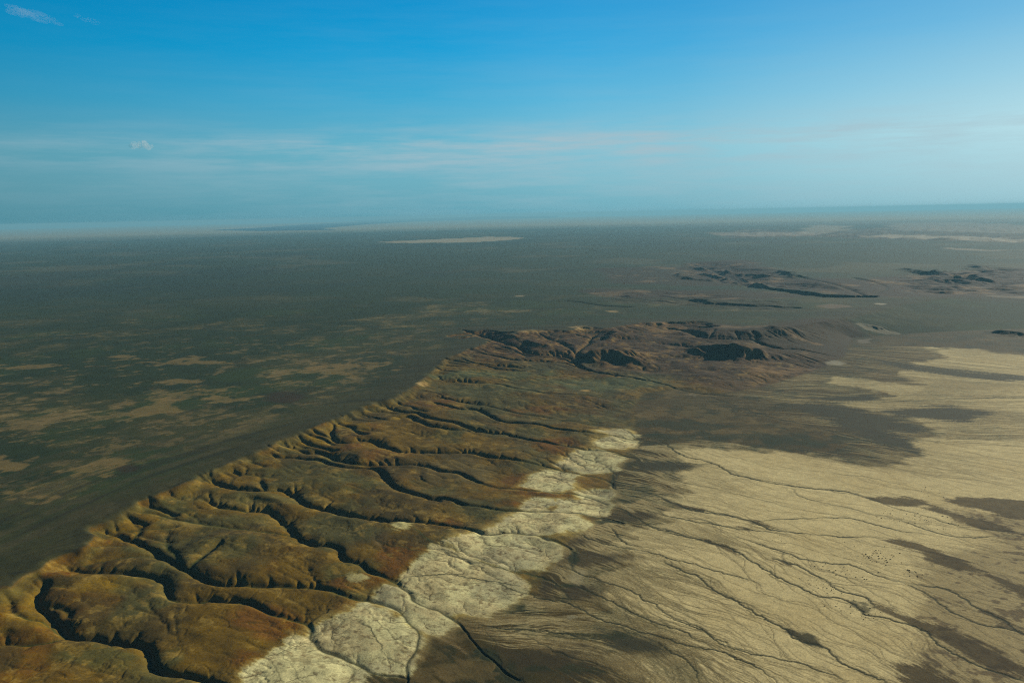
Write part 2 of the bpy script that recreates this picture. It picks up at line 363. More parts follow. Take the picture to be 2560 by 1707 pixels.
for pts, dep, wd, fl in gullies:
    pts = smooth_pts(pts, 1)
    sl = np.concatenate([[0], np.cumsum([math.dist(a, b) for a, b in zip(pts, pts[1:])])])
    tot = sl[-1]
    def zm(p):
        ri, ci = to_idx(np.array([p[0]]), np.array([p[1]]))
        return float(Zm[int(np.clip(ri[0], 0, NRE - 1)), int(np.clip(ci[0], 0, NC - 1))])
    zc = []; zf = []
    for p, s_ in zip(pts, sl):
        k = min(1, (s_ + 25) / (130. if tot > 300 else 60.))
        zz = zm(p)
        zf.append(min(1, max(zz, 0) / 60.)); zz -= dep * k * (0.10 + 0.90 * zf[-1])
        zc.append(zz if not zc else min(zc[-1] - 0.01, zz))
    for i in range(len(pts) - 1):
        a, b = pts[i], pts[i + 1]
        m = wd * 2.3 + 25
        ra, ca = to_idx(np.array([a[0], b[0]]), np.array([a[1], b[1]]))
        rc = math.hypot((a[0] + b[0]) / 2, (a[1] + b[1]) / 2)
        mi = m / (rc * DA) + 2
        r0, r1 = int(max(0, ra.min() - mi)), int(min(NRE, ra.max() + mi)); c0, c1 = int(max(0, ca.min() - mi)), int(min(NC, ca.max() + mi))
        if r0 >= r1 or c0 >= c1: continue
        sx, sy = Xj[r0:r1, c0:c1], Yj[r0:r1, c0:c1]
        d, t = seg_d(sx, sy, a, b)
        zz = zc[i] * (1 - t) + zc[i + 1] * t
        fz = zf[i] * (1 - t) + zf[i + 1] * t
        q = np.clip((d - fl * (.5 + .4 * fz)) / (wd * (.30 + .70 * fz) * (1 + .55 * wn_[r0:r1, c0:c1])), 0, 1.6)
        rise = dep * (0.34 * sstep(0, 0.13, q) + 0.78 * q ** 0.8) + 330 * np.maximum(q - 0.95, 0) ** 2
        Zg[r0:r1, c0:c1] = np.minimum(Zg[r0:r1, c0:c1], zz + rise)
        g = np.exp(-(d / (fl * .9 + CELL[r0:r1] * .45)) ** 2)
        gline[r0:r1, c0:c1] = np.maximum(gline[r0:r1, c0:c1], g * min(1, (sl[i] + 40) / 160.))
H = Z[:NRE].copy()
k = 6.0
dlt = np.clip(0.5 + 0.5 * (H - Zg) / k, 0, 1)
H = np.where(Zg < 1e8, H * (1 - dlt) + np.minimum(Zg, 1e4) * dlt - k * dlt * (1 - dlt), H)
print('gullies', round(time.time() - T0, 1))

# ---------------------------------------------------------------- running water: stream-power erosion with hillslope creep
ero = np.clip(on_band[:NRE] + basin_m[:NRE] * 0.9 + sstep(130, 30, np.abs(sd_rim[:NRE])) * 0.6 * (1 - east[:NRE]), 0, 1)
hillm = np.zeros((NRE, NC), np.float32)
for v, s, h, w in hills:
    p = L(v, s); d, _ = seg_d(X[:NRE], Y[:NRE], p[0], p[1]); hillm = np.maximum(hillm, np.exp(-(d / (w * 2.2)) ** 2))
ero = np.clip(ero + hillm, 0, 1).astype(np.float32)
H += ero * (fbm(X[:NRE], Y[:NRE], 110, 4, 61, .6) * 5.0)
cellE = np.repeat(CELL[:NRE], NC, 1).ravel()
active = (ero > 0.02).ravel()
offs = [(-1, -1), (-1, 0), (-1, 1), (0, -1), (0, 1), (1, -1), (1, 0), (1, 1)]
def receivers(Hc):
    best = np.zeros(Hc.shape, np.float32); rec = np.arange(NRE * NC, dtype=np.int32).reshape(NRE, NC).copy()
    idx = np.arange(NRE * NC, dtype=np.int32).reshape(NRE, NC)
    jit = 0.75 + 0.5 * rng.random(Hc.shape).astype(np.float32)
    for di, dj in offs:
        a0, a1 = max(0, -di), NRE - max(0, di); b0, b1 = max(0, -dj), NC - max(0, dj)
        src = (slice(a0, a1), slice(b0, b1)); dst = (slice(a0 + di, a1 + di), slice(b0 + dj, b1 + dj))
        s = (Hc[src] - Hc[dst]) / (1.414 if di and dj else 1.0) * jit[src]
        m = s > best[src]
        bb = best[src]; bb[m] = s[m]; rr = rec[src]; rr[m] = idx[dst][m]
    return rec.ravel()
NIT = 11
acc_np = None
for it in range(NIT):
    rec = receivers(H)
    hf = H.ravel()
    ids = np.nonzero(active)[0]
    order = ids[np.argsort(-hf[ids], kind='stable')]
    area = (cellE ** 2).tolist(); recl = rec.tolist(); ol = order.tolist()
    for c in ol:
        r = recl[c]
        if r != c: area[r] += area[c]
    acc_np = np.array(area, np.float32)
    if it == NIT - 1: break
    K = 0.075 * ero.ravel() * np.maximum(np.minimum(acc_np, 3e5) - 500, 0) ** 0.46 / cellE * 1.0
    Fl = K.tolist(); hl = hf.astype(np.float64).tolist()
    for c in reversed(ol):
        r = recl[c]
        if r != c:
            f = Fl[c]
            hn = (hl[c] + f * hl[r]) / (1 + f)
            if hn < hl[c]: hl[c] = hn
    H = np.array(hl, np.float32).reshape(NRE, NC)
    # creep (about the same in metres everywhere)
    kd = (np.clip(2.6 / CELL[:NRE] ** 2, 0.03, 0.2) * ero).astype(np.float32)
    lap = np.zeros_like(H)
    lap[1:-1, 1:-1] = H[:-2, 1:-1] + H[2:, 1:-1] + H[1:-1, :-2] + H[1:-1, 2:] - 4 * H[1:-1, 1:-1]
    H = H + kd * lap
print('erosion', round(time.time() - T0, 1))
Z[:NRE] = H
Z = Z.astype(np.float32)
ACC = np.zeros((NR, NC), np.float32); ACC[:NRE] = acc_np.reshape(NRE, NC) * (ero > 0.05)
# fine rills and grain of the bare slopes
slopes_ = on_band * sstep(7500, 5000, np.hypot(X, Y))
rl1, rl2 = np.abs(fbm(X, Y, 75, 3, 181, .55)), np.abs(fbm(X, Y, 34, 3, 183, .55))
Z -= (slopes_ * (1.5 * sstep(.06, 0, rl1) + .6 * sstep(.07, 0, rl2) + .6 * fbm(X, Y, 26, 3, 185, .6)) * sstep(90, 260, -sd_toe)).astype(np.float32)
# slope of the land
gz_r = np.gradient(Z, axis=0) / np.maximum(np.gradient(np.repeat(Rr[:, None], 1, 1), axis=0), 1).astype(np.float32)
gz_c = np.gradient(Z, axis=1) / CELL
SLOPE = np.hypot(gz_r, gz_c)
def lap_blur(a, n=1):
    for _ in range(n):
        b = a.copy()
        b[1:-1, 1:-1] = (a[1:-1, 1:-1] * 4 + a[:-2, 1:-1] + a[2:, 1:-1] + a[1:-1, :-2] + a[1:-1, 2:]) / 8
        a = b
    return a

# ---------------------------------------------------------------- direction of drainage / grain of the land, and streaks along it
flow_lines = [L('A3', '30,40 430,210 800,290 1350,380 2325,600'), L('A3', '0,590 480,720 900,970 1450,1150 2000,1450'), L('R3', '590,515 1000,660 1470,890 2352,1300'),
              L('R3', '0,1250 200,1440 330,1536'), L('R3', '0,1050 1000,1120 1500,1300 1900,1650'), L('R6', '500,290 1200,320 2352,315'), L('R6', '1500,100 2000,165 2352,200 3000,260'),
              L('R6', '230,560 800,500 1700,650'), L('R6', '1050,340 1500,400 2190,405 2900,440'), L('R6', '1300,0 2352,40 3000,70'),
              L('R6', '380,640 700,730 1300,850 2352,1050'), L('R2', '1100,550 1500,700 1900,900'), L('R5', '1000,700 1700,880 2300,950'),
              L('R1', '1500,500 2300,690'), L('A1', '0,560 700,250 1300,60'), L('A1', '0,300 600,120 1200,0'), L('A4', '0,1400 800,1300 2000,1100'),
              L('A4', '0,1100 1000,1000 2300,900'), L('S', '0,800 1000,760 2000,740'), L('S', '1500,640 2500,640')]
fpx, fpy, fdx, fdy = [], [], [], []
for ln in flow_lines:
    for a, b in zip(ln, ln[1:]):
        n = max(1, int(math.dist(a, b) / (0.06 * math.hypot(*a))))
        u = ((b[0] - a[0]) / math.dist(a, b), (b[1] - a[1]) / math.dist(a, b))
        for i in range(n):
            t = (i + .5) / n
            fpx.append(a[0] + (b[0] - a[0]) * t); fpy.append(a[1] + (b[1] - a[1]) * t); fdx.append(u[0]); fdy.append(u[1])
st = 12
gx, gy = sgrid(st)
DX = np.zeros(gx.shape); DY = np.zeros(gx.shape)
gr = np.hypot(gx, gy)
for a, b, u, v in zip(fpx, fpy, fdx, fdy):
    w = 1.0 / ((np.hypot(gx - a, gy - b) / (0.05 * gr)) ** 2 + 0.5) ** 2
    DX += w * u; DY += w * v
n = np.hypot(DX, DY) + 1e-9
DX = upsample((DX / n).astype(np.float32), st); DY = upsample((DY / n).astype(np.float32), st)
n = np.hypot(DX, DY) + 1e-9; DX /= n; DY /= n
# as steps in grid cells
er = (X / Rr[:, None], Y / Rr[:, None])
dr = (DX * er[0] + DY * er[1]); dc = (DX * er[1] - DY * er[0])
def lic(noise, steps, stride):
    """smear a noise along the grain of the land (on the erosion rows)"""
    a = noise[:NRE]
    out = a.copy(); cnt = 1
    base_r, base_c = np.meshgrid(np.arange(NRE, dtype=np.float32), np.arange(NC, dtype=np.float32), indexing='ij')
    for sg in (1, -1):
        pr, pc = base_r.copy(), base_c.copy()
        for _ in range(steps):
            ir = np.clip(pr, 0, NRE - 1).astype(np.int32); ic = np.clip(pc, 0, NC - 1).astype(np.int32)
            pr += dr[ir, ic] * stride * sg; pc += dc[ir, ic] * stride * sg
            ir = np.clip(pr, 0, NRE - 1).astype(np.int32); ic = np.clip(pc, 0, NC - 1).astype(np.int32)
            out += a[ir, ic]; cnt += 1
    out = out / cnt
    out = (out - out.mean()) / out.std()
    full = np.zeros((NR, NC), np.float32); full[:NRE] = out
    return full
wn0 = rng.standard_normal((NR, NC)).astype(np.float32)
streak_f = lic(wn0, 14, 1.5)
streak_m = lic(lap_blur(rng.standard_normal((NR, NC)).astype(np.float32), 4), 30, 2.2)
streak_w = lic(fbm(X, Y, 60, 2, 71), 14, 7.0)
print('streaks', round(time.time() - T0, 1))

# ---------------------------------------------------------------- channels on the plain
LINES = np.zeros(NR * NC, np.float32)
def splat(x, y, wt):
    ri, ci = to_idx(x, y)
    ok = (ri > 1) & (ri < NR - 3) & (ci > 1) & (ci < NC - 3)
    ri, ci, wt = ri[ok], ci[ok], wt[ok]
    r0, c0 = ri.astype(int), ci.astype(int); fr, fc = ri - r0, ci - c0
    for a, b, w in ((0, 0, (1 - fr) * (1 - fc)), (1, 0, fr * (1 - fc)), (0, 1, (1 - fr) * fc), (1, 1, fr * fc)):
        np.maximum.at(LINES, (r0 + a) * NC + c0 + b, (wt * np.minimum(1, w * 1.5)).astype(np.float32))
def draw_line(pts, width, jit=7.0, seed=0, strength=1.0):
    pts = smooth_pts(pts, 1)
    P = np.array(pts); sl = np.concatenate([[0], np.cumsum(np.hypot(*np.diff(P, axis=0).T))])
    stp = 1.2
    s = np.arange(0, sl[-1], stp)
    x, y = np.interp(s, sl, P[:, 0]), np.interp(s, sl, P[:, 1])
    j1 = fbm(s, s * 0 + seed * 31.7, 80, 5, 81 + seed, 0.68) * jit * 2.8; j2 = fbm(s, s * 0 + seed * 17.3, 80, 5, 91 + seed, 0.68) * jit * 2.8
    x = x + j1; y = y + j2
    ww = width * (0.75 + 0.7 * fbm(s, s * 0 + 3.3, 120, 3, seed)) * np.minimum(1, .35 + s / 200) * np.minimum(1, .35 + (sl[-1] - s) / 200)
    nn = max(1, int(width / 2.2))
    for k_ in range(nn):
        o = (k_ - (nn - 1) / 2) * 2.2
        splat(x + o * .6, y + o * .8, strength * np.clip(np.maximum(ww, 1.5) / (CELL.ravel()[np.clip(to_idx(x, y)[0].astype(int), 0, NR - 1)] * 1.0), 0.25, 1.0))
chan = [('A3', '-30,0 30,40 120,100 320,150 430,210 520,240 650,265 800,290 1000,315 1200,330 1350,375', 9), ('A3', '0,130 200,150 400,190 560,250', 4),
        ('A3', '0,380 100,430 250,460 400,480 550,510 620,550 740,585 860,600 1050,620 1250,620 1400,630', 7),
        ('A3', '0,590 150,620 350,670 480,720 560,780 620,820 750,890 900,970 1000,1000 1150,1020 1250,1080 1320,1135 1450,1150 1650,1210 1800,1340 2000,1450 2325,1540', 7),
        ('A3', '0,790 150,850 260,900 350,980 500,1060 620,1140 750,1200 870,1290 1020,1330 1100,1400 1250,1480 1400,1540 1500,1600', 7),
        ('A3', '450,620 700,700 900,770 1100,800 1200,800 1400,880 1580,920 1700,1000 1850,1100 2000,1180 2250,1220 2325,1260', 6),
        ('A3', '0,510 250,510 380,560 520,580 800,605', 5), ('A3', '620,520 850,510 1100,495 1250,510 1500,590 1700,610', 5),
        ('A3', '0,250 300,310 570,370 800,430 1050,480 1200,500', 4), ('A3', '820,310 850,350 1000,400 1200,440 1400,490 1600,540 1750,600 1900,630 2325,620', 6),
        ('A3', '0,1130 100,1180 250,1220 350,1300 500,1370 700,1400 850,1440 1000,1500 1200,1560', 5), ('A3', '0,1270 150,1330 350,1350 550,1440 700,1530 760,1600', 4),
        ('A3', '1050,315 1300,370 1500,440 1650,480 1800,520 1950,570 2325,600', 5), ('A3', '700,770 850,800 950,860 1050,900 1120,950 1250,1000 1350,1040 1360,1080', 7),
        ('A3', '1580,920 1780,950 1900,1000 2000,1080 2150,1140 2325,1250', 8), ('A3', '900,800 1100,860 1400,1000 1500,1080', 3),
        ('R3', '590,515 720,570 860,620 1000,660 1200,730 1350,800 1470,890 1650,1000 1850,1080 1980,1180 2352,1300', 5), ('R3', '640,350 760,415 780,480 760,570', 5),
        ('R3', '640,710 780,700 900,750 1000,810 1200,910 1400,1000 1530,1050 1700,1100 2000,1260', 6),
        ('R3', '350,760 460,810 560,830 800,880 950,960 1150,1040 1400,1110 1550,1160 1800,1230 2100,1290 2352,1400', 6),
        ('R3', '760,265 900,310 1080,370 1350,420 1500,460 1700,520 2000,600 2352,700', 6), ('R3', '1080,45 1200,70 1250,120 1400,200 1700,290 1880,340', 6),
        ('R3', '1050,170 1250,190 1400,200 1550,260 1700,290', 7), ('R3', '1080,200 1130,290 1230,370 1500,420', 5),
        ('R3', '0,520 200,580 400,620 530,650 640,710 700,760 760,830', 7), ('R3', '0,670 200,710 330,760 450,810', 5),
        ('R3', '0,1250 100,1330 200,1440 330,1536 420,1620', 26), ('R3', '0,1060 400,1090 800,1130 1100,1210', 6), ('R3', '100,1330 150,1200 60,1100', 4),
        ('R3', '300,1100 700,1300 1100,1400 1300,1536', 4), ('R3', '1500,1200 1650,1300 1800,1430 1880,1536', 5),
        ('R3', '1600,0 1700,60 1900,100 2100,130 2352,200', 7), ('R3', '1400,100 1800,180 2100,220 2352,250', 5),
        ('R6', '1050,340 1400,350 1900,330 2352,315 3000,320', 8), ('R6', '350,247 500,292 700,312 1000,325 1300,318 1600,305 2352,310', 6), ('R6', '600,310 900,420 1150,470 1400,540 1640,600 1800,640', 7),
        ('R6', '960,40 1170,90 1300,110 1500,170 1750,210', 6), ('R6', '2190,405 2352,440 2700,460', 5), ('R6', '0,620 100,640 300,665 500,690 650,690', 7), ('R6', '60,700 80,740 60,820 200,825 330,870 420,910', 7),
        ('R6', '210,550 300,570 420,600 540,650', 7), ('R6', '1300,740 1500,760 1700,810 1850,850', 4), ('R6', '1650,600 1900,650 2100,680 2352,740 2600,790', 5),
        ('R2', '1430,190 1560,320 1700,420 1900,500 2016,530', 6), ('R2', '1650,260 1780,370 1880,480', 4), ('R2', '1000,300 1250,380 1500,420 1880,480', 4),
        ('R2', '1400,640 1700,620 1900,650 2100,680 2352,720', 5), ('R2', '920,960 1100,1110 1190,1200 1200,1280 1380,1400', 4), ('R2', '760,1000 800,1150 800,1260', 3),
        ('R2', '1050,900 1200,1060 1390,1250', 3), ('R2', '350,1290 480,1440 530,1536', 4), ('R2', '240,1330 330,1450 380,1536', 3), ('R2', '960,1410 975,1470 940,1536', 7),
        ('C4', '1600,700 1850,780 1980,820 2120,920 2100,1000 2070,1060 2200,1100', 5), ('C4', '1100,1100 1400,1130 1800,1200 2050,1230', 4), ('C4', '1350,920 1600,970 1900,1040 2060,1060', 4),
        ('R5', '1300,1310 1600,1370 1700,1440 1900,1540', 4), ('R5', '2310,950 2340,1000 2352,1080', 8),
        ('A4', '940,855 1100,870 1180,880', 9), ('A4', '1220,800 1330,835 1480,880 1530,940 1700,985 1950,1010', 9), ('A4', '1220,800 1380,760 1600,740', 6),
        ('A5', '870,845 1000,855 1060,865', 8), ('A4', '1450,1400 1560,1330 1750,1310 1960,1240 2080,1170', 7)]
for i, (v, s, w) in enumerate(chan):
    draw_line(L(v, s), w * 1.0, 6 + 0.4 * w, i)
    if w >= 6: draw_line([(a + rng.uniform(-8, 8), b + rng.uniform(-8, 8)) for a, b in L(v, s)], 2.5, 16, i + 70, 0.8)
TRACED = LINES.copy()
# small threads between them
def walkers(N, seeds, nst, stp, wdt, wob, wavel, sd_, strength=1.0):
    g = np.random.default_rng(sd_)
    x, y = seeds
    off = g.normal(0, 0.10, N); life = g.uniform(0.25, 1, N) * nst
    for k_ in range(nst):
        ri, ci = to_idx(x, y)
        r0 = np.clip(ri, 0, NR - 1).astype(int); c0 = np.clip(ci, 0, NC - 1).astype(int)
        a = np.arctan2(DY[r0, c0], DX[r0, c0])
        a = a + off + wob * vnoise(x / wavel, y / wavel, 7) + wob * 1.3 * vnoise(x / (wavel * .3), y / (wavel * .3), 9) + wob * 0.8 * vnoise(x / 9., y / 9., 10)
        off = off * 0.99 + g.normal(0, 0.02, N)
        x = x + np.cos(a) * stp; y = y + np.sin(a) * stp
        alive = (k_ < life) & (sd_toe[r0, c0] > -40)
        fade = np.minimum(1, (life - k_) / (0.3 * nst)) * np.minimum(1, k_ / 20 + .2)
        if k_ % 1 == 0 and alive.any():
            splat(x[alive], y[alive], (strength * np.clip(wdt / CELL.ravel()[r0], 0.12, 1.0) * fade)[alive])
def seedpts(N, x0, x1, y0, y1, g):
    px, py = g.uniform(x0, x1, N), g.uniform(y0, y1, N)
    q = np.array([at(a, b, 0) for a, b in zip(px, py)])
    return q[:, 0], q[:, 1]
g1 = np.random.default_rng(5)
for args in [(300, (1300, 3000, 880, 1800), 300, 2.6, 2.6, .5, 130, 1, .85), (380, (1500, 2900, 1000, 1750), 500, 3.0, 4.4, .42, 170, 2, 1.0),
             (260, (1500, 2900, 860, 1250), 520, 5.0, 4.0, .22, 300, 3, .8), (260, (950, 1900, 1400, 1750), 300, 2.0, 2.2, .4, 110, 4, .7)]:
    N = args[0]; walkers(N, seedpts(N, *args[1], g1), *args[2:6], args[5] if False else args[6], args[7], args[8]) if False else walkers(N, seedpts(N, *args[1], g1), args[2], args[3], args[4], args[5], args[6], args[7], args[8])
THR = LINES.copy(); LINES[:] = 0
sand_px = (S('S', '2333,870 2440,873 2560,886 3400,900 3400,2100 1900,2100') + S('R3', '1500,1700 1400,1536 1150,1400 980,1290 1150,1255 1400,1280 1620,1290 1500,1170 1000,1090 820,1030 850,960 600,900 480,850 620,830 850,880 1000,900 900,800 1000,740 960,640 1050,580 1250,560 1150,490 1300,470 1250,420 1150,370 1300,330 1180,240 1400,215 1650,180 1500,130 1600,70 1500,0') +
           S('R6', '370,930 330,870 450,830 380,790 480,760 400,735 540,700 440,670 400,605 800,600 1100,630 1300,660 1600,700 1760,640 1700,570 1820,510 1780,470 1650,420 1500,390 1200,335 1600,310 1450,270 1250,240 1300,200 1750,250 1650,200 1700,130 1900,100 1850,45'))
sdS = sdist([at(x, y, 0) for x, y in sand_px], 2)
gk = np.random.default_rng(77)
def edge_seeds(N, lo, hi, rmin=0):
    rr, cc = np.nonzero((sdS[:NRE] > lo) & (sdS[:NRE] < hi) & (sd_toe[:NRE] > 0) & (Y[:NRE] > rmin))
    # even per picture area
    k_ = gk.integers(0, len(rr), N); return X[rr[k_], cc[k_]].astype(float), Y[rr[k_], cc[k_]].astype(float)
walkers(3800, edge_seeds(3800, -60, 25), 150, 2.6, 2.6, .3, 150, 21, .85)
walkers(1500, edge_seeds(1500, -160, 60), 260, 3.2, 3.4, .3, 200, 22, .9)
walkers(1500, edge_seeds(1500, -120, 160, 4200), 170, 8.0, 6.5, .16, 400, 24, .95)
FEA = LINES.copy(); LINES[:] = 0
DX, DY = -DX, -DY
walkers(2600, edge_seeds(2600, -20, 60), 150, 2.8, 2.8, .3, 150, 23, .8)
walkers(300, edge_seeds(300, -40, 120, 4200), 110, 8.0, 5.0, .16, 400, 25, .7)
DX, DY = -DX, -DY
FEP = LINES.copy(); LINES = THR
LINES = LINES.reshape(NR, NC); FEA = FEA.reshape(NR, NC); FEP = FEP.reshape(NR, NC); TRACED = TRACED.reshape(NR, NC)
print('channels', round(time.time() - T0, 1))

# ---------------------------------------------------------------- soils (real colours of the ground)
def poly_m(view, s, soft=20, nz=20, wl_=90, st=3, streak=0.0, oct_=4, seed=5, grow=0):
    sd = sdist(L(view, s), st) + grow
    v = sd + fbm(X, Y, wl_, oct_, seed) * nz * 2
    if streak: v = v + streak_m * streak + streak_f * streak * .55
    return sstep(-soft, soft, v)
def blob(view, s, gain=1.0, nz=0.5, wl_=120, streak=0.0):
    """soft patch: centre and half sizes in a view"""
    x0, y0, kk = VIEWS[view]
    cx, cy, rx, ry = [float(v) for v in s.split(',')]
    c = land(x0 + cx / kk, y0 + cy / kk); a = land(x0 + (cx + rx) / kk, y0 + cy / kk); b = land(x0 + cx / kk, y0 + (cy + ry) / kk)
    M = np.linalg.inv(np.array([[a[0] - c[0], b[0] - c[0]], [a[1] - c[1], b[1] - c[1]]]))
    u = M[0, 0] * (X - c[0]) + M[0, 1] * (Y - c[1]); v = M[1, 0] * (X - c[0]) + M[1, 1] * (Y - c[1])
    d = np.sqrt(u * u + v * v)
    near = d < 2.5
    o = np.zeros_like(X)
    dd = 1 - d[near] + fbm(X[near], Y[near], wl_, 4, 15) * nz
    if streak: dd = dd + streak * (streak_m[near] * .6 + streak_f[near] * .4)
    o[near] = sstep(-0.25, 0.45, dd) * gain
    return o
C = np.zeros((NR, NC, 3), np.float32)
def put(col, m):
    global C
    C += (np.array(col, np.float32) - C) * m[..., None].astype(np.float32)
VEG, VEG2, TAN = (0.037, 0.052, 0.023), (0.064, 0.070, 0.033), (0.17, 0.135, 0.075)
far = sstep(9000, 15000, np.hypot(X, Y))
C[:] = np.array(VEG, np.float32)
n1, n2, n3 = fbm(X, Y, 900, 5, 101, .55), fbm(X, Y, 260, 4, 103, .6), fbm(X, Y, 60, 3, 105)
put(VEG2, sstep(-0.15, 0.35, n1 + .4 * n2 + .08 * streak_m))
put((0.05, 0.075, 0.030), sstep(0.1, 0.5, fbm(X, Y, 700, 4, 107)) * 0.7 * (1 - far))
patch = 0.5 * n1 + 0.42 * n2 + 0.2 * n3 + 0.11 * streak_m + 0.05 * streak_f
ry = np.hypot(X, Y)
amt = sstep(3200, 4600, ry) * sstep(12500, 7000, ry)
put(TAN, sstep(0.20 - 0.10 * amt, 0.42, patch) * (0.12 + 0.32 * amt) * sstep(120, 600, -sd_rim))
put((0.24, 0.20, 0.12), sstep(0.34, 0.5, patch + .12 * n3) * 0.6 * amt * sstep(200, 700, -sd_rim))
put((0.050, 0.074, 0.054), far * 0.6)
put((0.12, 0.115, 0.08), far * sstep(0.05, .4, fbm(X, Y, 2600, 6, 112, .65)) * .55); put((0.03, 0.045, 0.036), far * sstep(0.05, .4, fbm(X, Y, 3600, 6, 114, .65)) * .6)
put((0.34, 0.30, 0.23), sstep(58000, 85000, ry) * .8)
fine = fbm(X, Y, 95, 4, 109, .6) + .05 * streak_f
put((0.16, 0.13, 0.075), sstep(0.20, 0.38, fine + .35 * n2 + .25 * n1) * (0.25 + .4 * amt) * sstep(10500, 6500, ry) * sstep(150, 500, -sd_rim))
put((0.026, 0.038, 0.018), sstep(0.15, 0.4, fbm(X, Y, 190, 4, 110, .6) - .2 * n1) * 0.6 * (1 - far))
# dark strip along the brink
put((0.058, 0.055, 0.027), sstep(420, 60, -sd_rim + 160 * n1 + 25 * streak_w) * 0.75 * (sd_rim < 60))
put((0.085, 0.078, 0.048), sstep(0.2, 1.6, -streak_w + .8 * streak_m + 1.5 * n3) * 0.55 * sstep(1500, 500, -sd_rim) * (sd_rim < 0))
put((0.030, 0.030, 0.020), sstep(0.3, 1.4, streak_w + .5 * streak_m) * 0.6 * sstep(900, 200, -sd_rim) * (sd_rim < 0))
for v, s in [('A1', '0,165,130,34'), ('A1', '700,140,90,36'), ('A1', '560,200,120,30'), ('A1', '120,330,200,44'), ('A4', '1080,1190,140,18'), ('A4', '1400,1300,170,40'), ('A4', '1000,1360,130,36'), ('A4', '800,1030,110,20'), ('A4', '200,1090,110,18'), ('A4', '1250,1060,160,22'), ('A4', '2250,1090,160,40')]:
    put((0.20, 0.155, 0.085), blob(v, s, 0.62, 2.2, 110, .3))
put((0.050, 0.035, 0.022), blob('A4', '1850,1285,130,36', .8)); put((0.05, 0.035, 0.024), blob('A1', '830,185,70,24', .7))

# ---- the escarpment slopes
OCH, RUST, OLV, YEL = (0.092, 0.069, 0.031), (0.098, 0.056, 0.021), (0.066, 0.066, 0.036), (0.165, 0.126, 0.052)
s1, s2 = fbm(X, Y, 330, 4, 111, .55), fbm(X, Y, 90, 4, 113, .6)
cut = np.zeros_like(Z); cut[:NRE] = sstep(3, 12, Zm - Z[:NRE]) * sstep(-320, -200, sd_rim[:NRE])
bm = np.maximum(sstep(-8, 22, sd_rim + 10 * n3), cut) * sstep(-25, 30, -sd_toe + 18 * n2) * (1 - east)
sd_rim = np.where(cut > .3, np.maximum(sd_rim, 5), sd_rim)
put(OCH, bm)
put(OLV, bm * sstep(-0.05, 0.3, s1 + .35 * s2) * 0.85)
put(RUST, bm * sstep(0.02, 0.4, fbm(X, Y, 420, 3, 117) + .3 * s2) * 0.75)
put((0.16, 0.125, 0.062), bm * sstep(0.2, 0.5, s2 + .4 * s1 + .05 * streak_m) * 0.65)
for v, s, c in [('R2', '1400,450,220,130', RUST), ('R2', '1300,600,120,50', RUST), ('R2', '950,680,300,70', RUST), ('R2', '950,900,250,70', RUST), ('R2', '250,1020,300,150', RUST), ('R2', '100,1350,200,120', RUST),
             ('R5', '1500,1080,260,90', RUST), ('R5', '1800,960,200,60', RUST), ('R5', '1150,1360,200,70', RUST), ('R5', '2000,640,280,90', RUST), ('R5', '200,450,230,60', RUST), ('R5', '1600,480,300,40', RUST),
             ('C4', '1050,1220,260,50', RUST), ('R2', '1700,200,250,40', RUST), ('R1', '850,370,110,60', (0.13, 0.058, 0.016)), ('R1', '550,600,160,40', (0.13, 0.06, 0.018)), ('R1', '150,700,150,50', (0.12, 0.055, 0.016)),
             ('R1', '1000,700,350,90', YEL), ('R1', '1150,400,280,60', YEL), ('R1', '250,1000,260,60', YEL), ('R1', '200,830,150,70', YEL), ('R1', '1800,480,160,80', (0.18, 0.125, 0.045)), ('R4', '1500,650,220,60', YEL), ('R4', '1000,820,300,60', YEL), ('R4', '1900,520,260,60', YEL),
             ('R1', '1800,180,600,80', (0.095, 0.09, 0.052)), ('R4', '600,1350,500,80', (0.095, 0.09, 0.052)), ('C4', '500,880,600,120', (0.082, 0.072, 0.045)), ('R2', '1000,300,250,100', (0.10, 0.083, 0.058)),
             ('R5', '1000,480,620,70', (0.078, 0.086, 0.052)), ('R5', '1000,340,800,45', (0.072, 0.082, 0.05)), ('R5', '1500,250,400,50', (0.075, 0.08, 0.05))]:
    put(c, blob(v, s, 0.8, .7, 140, .08) * bm)
put((0.135, 0.105, 0.055), bm * sstep(220, 20, -sd_toe + 60 * n2) * 0.8)
put((0.050, 0.042, 0.024), bm * sstep(0.02, .35, fbm(X, Y, 300, 5, 126, .6) + .04 * streak_m) * .75)
put((0.062, 0.062, 0.036), bm * sstep(0.05, .35, fbm(X, Y, 380, 5, 128, .6)) * .8)
steep = sstep(0.22, 0.5, SLOPE)
put((0.135, 0.100, 0.042), bm * steep * 0.4 * sstep(260, 30, sd_rim)); put((0.12, 0.09, 0.042), bm * steep * 0.25)
put((0.060, 0.058, 0.032), bm * sstep(70, 5, sd_rim + 40 * s2 + 30 * n3) * .75)
put((0.12, 0.06, 0.02), bm * sstep(60, 5, sd_rim) * sstep(0, .4, fbm(X, Y, 150, 3, 119)) * 0.4)
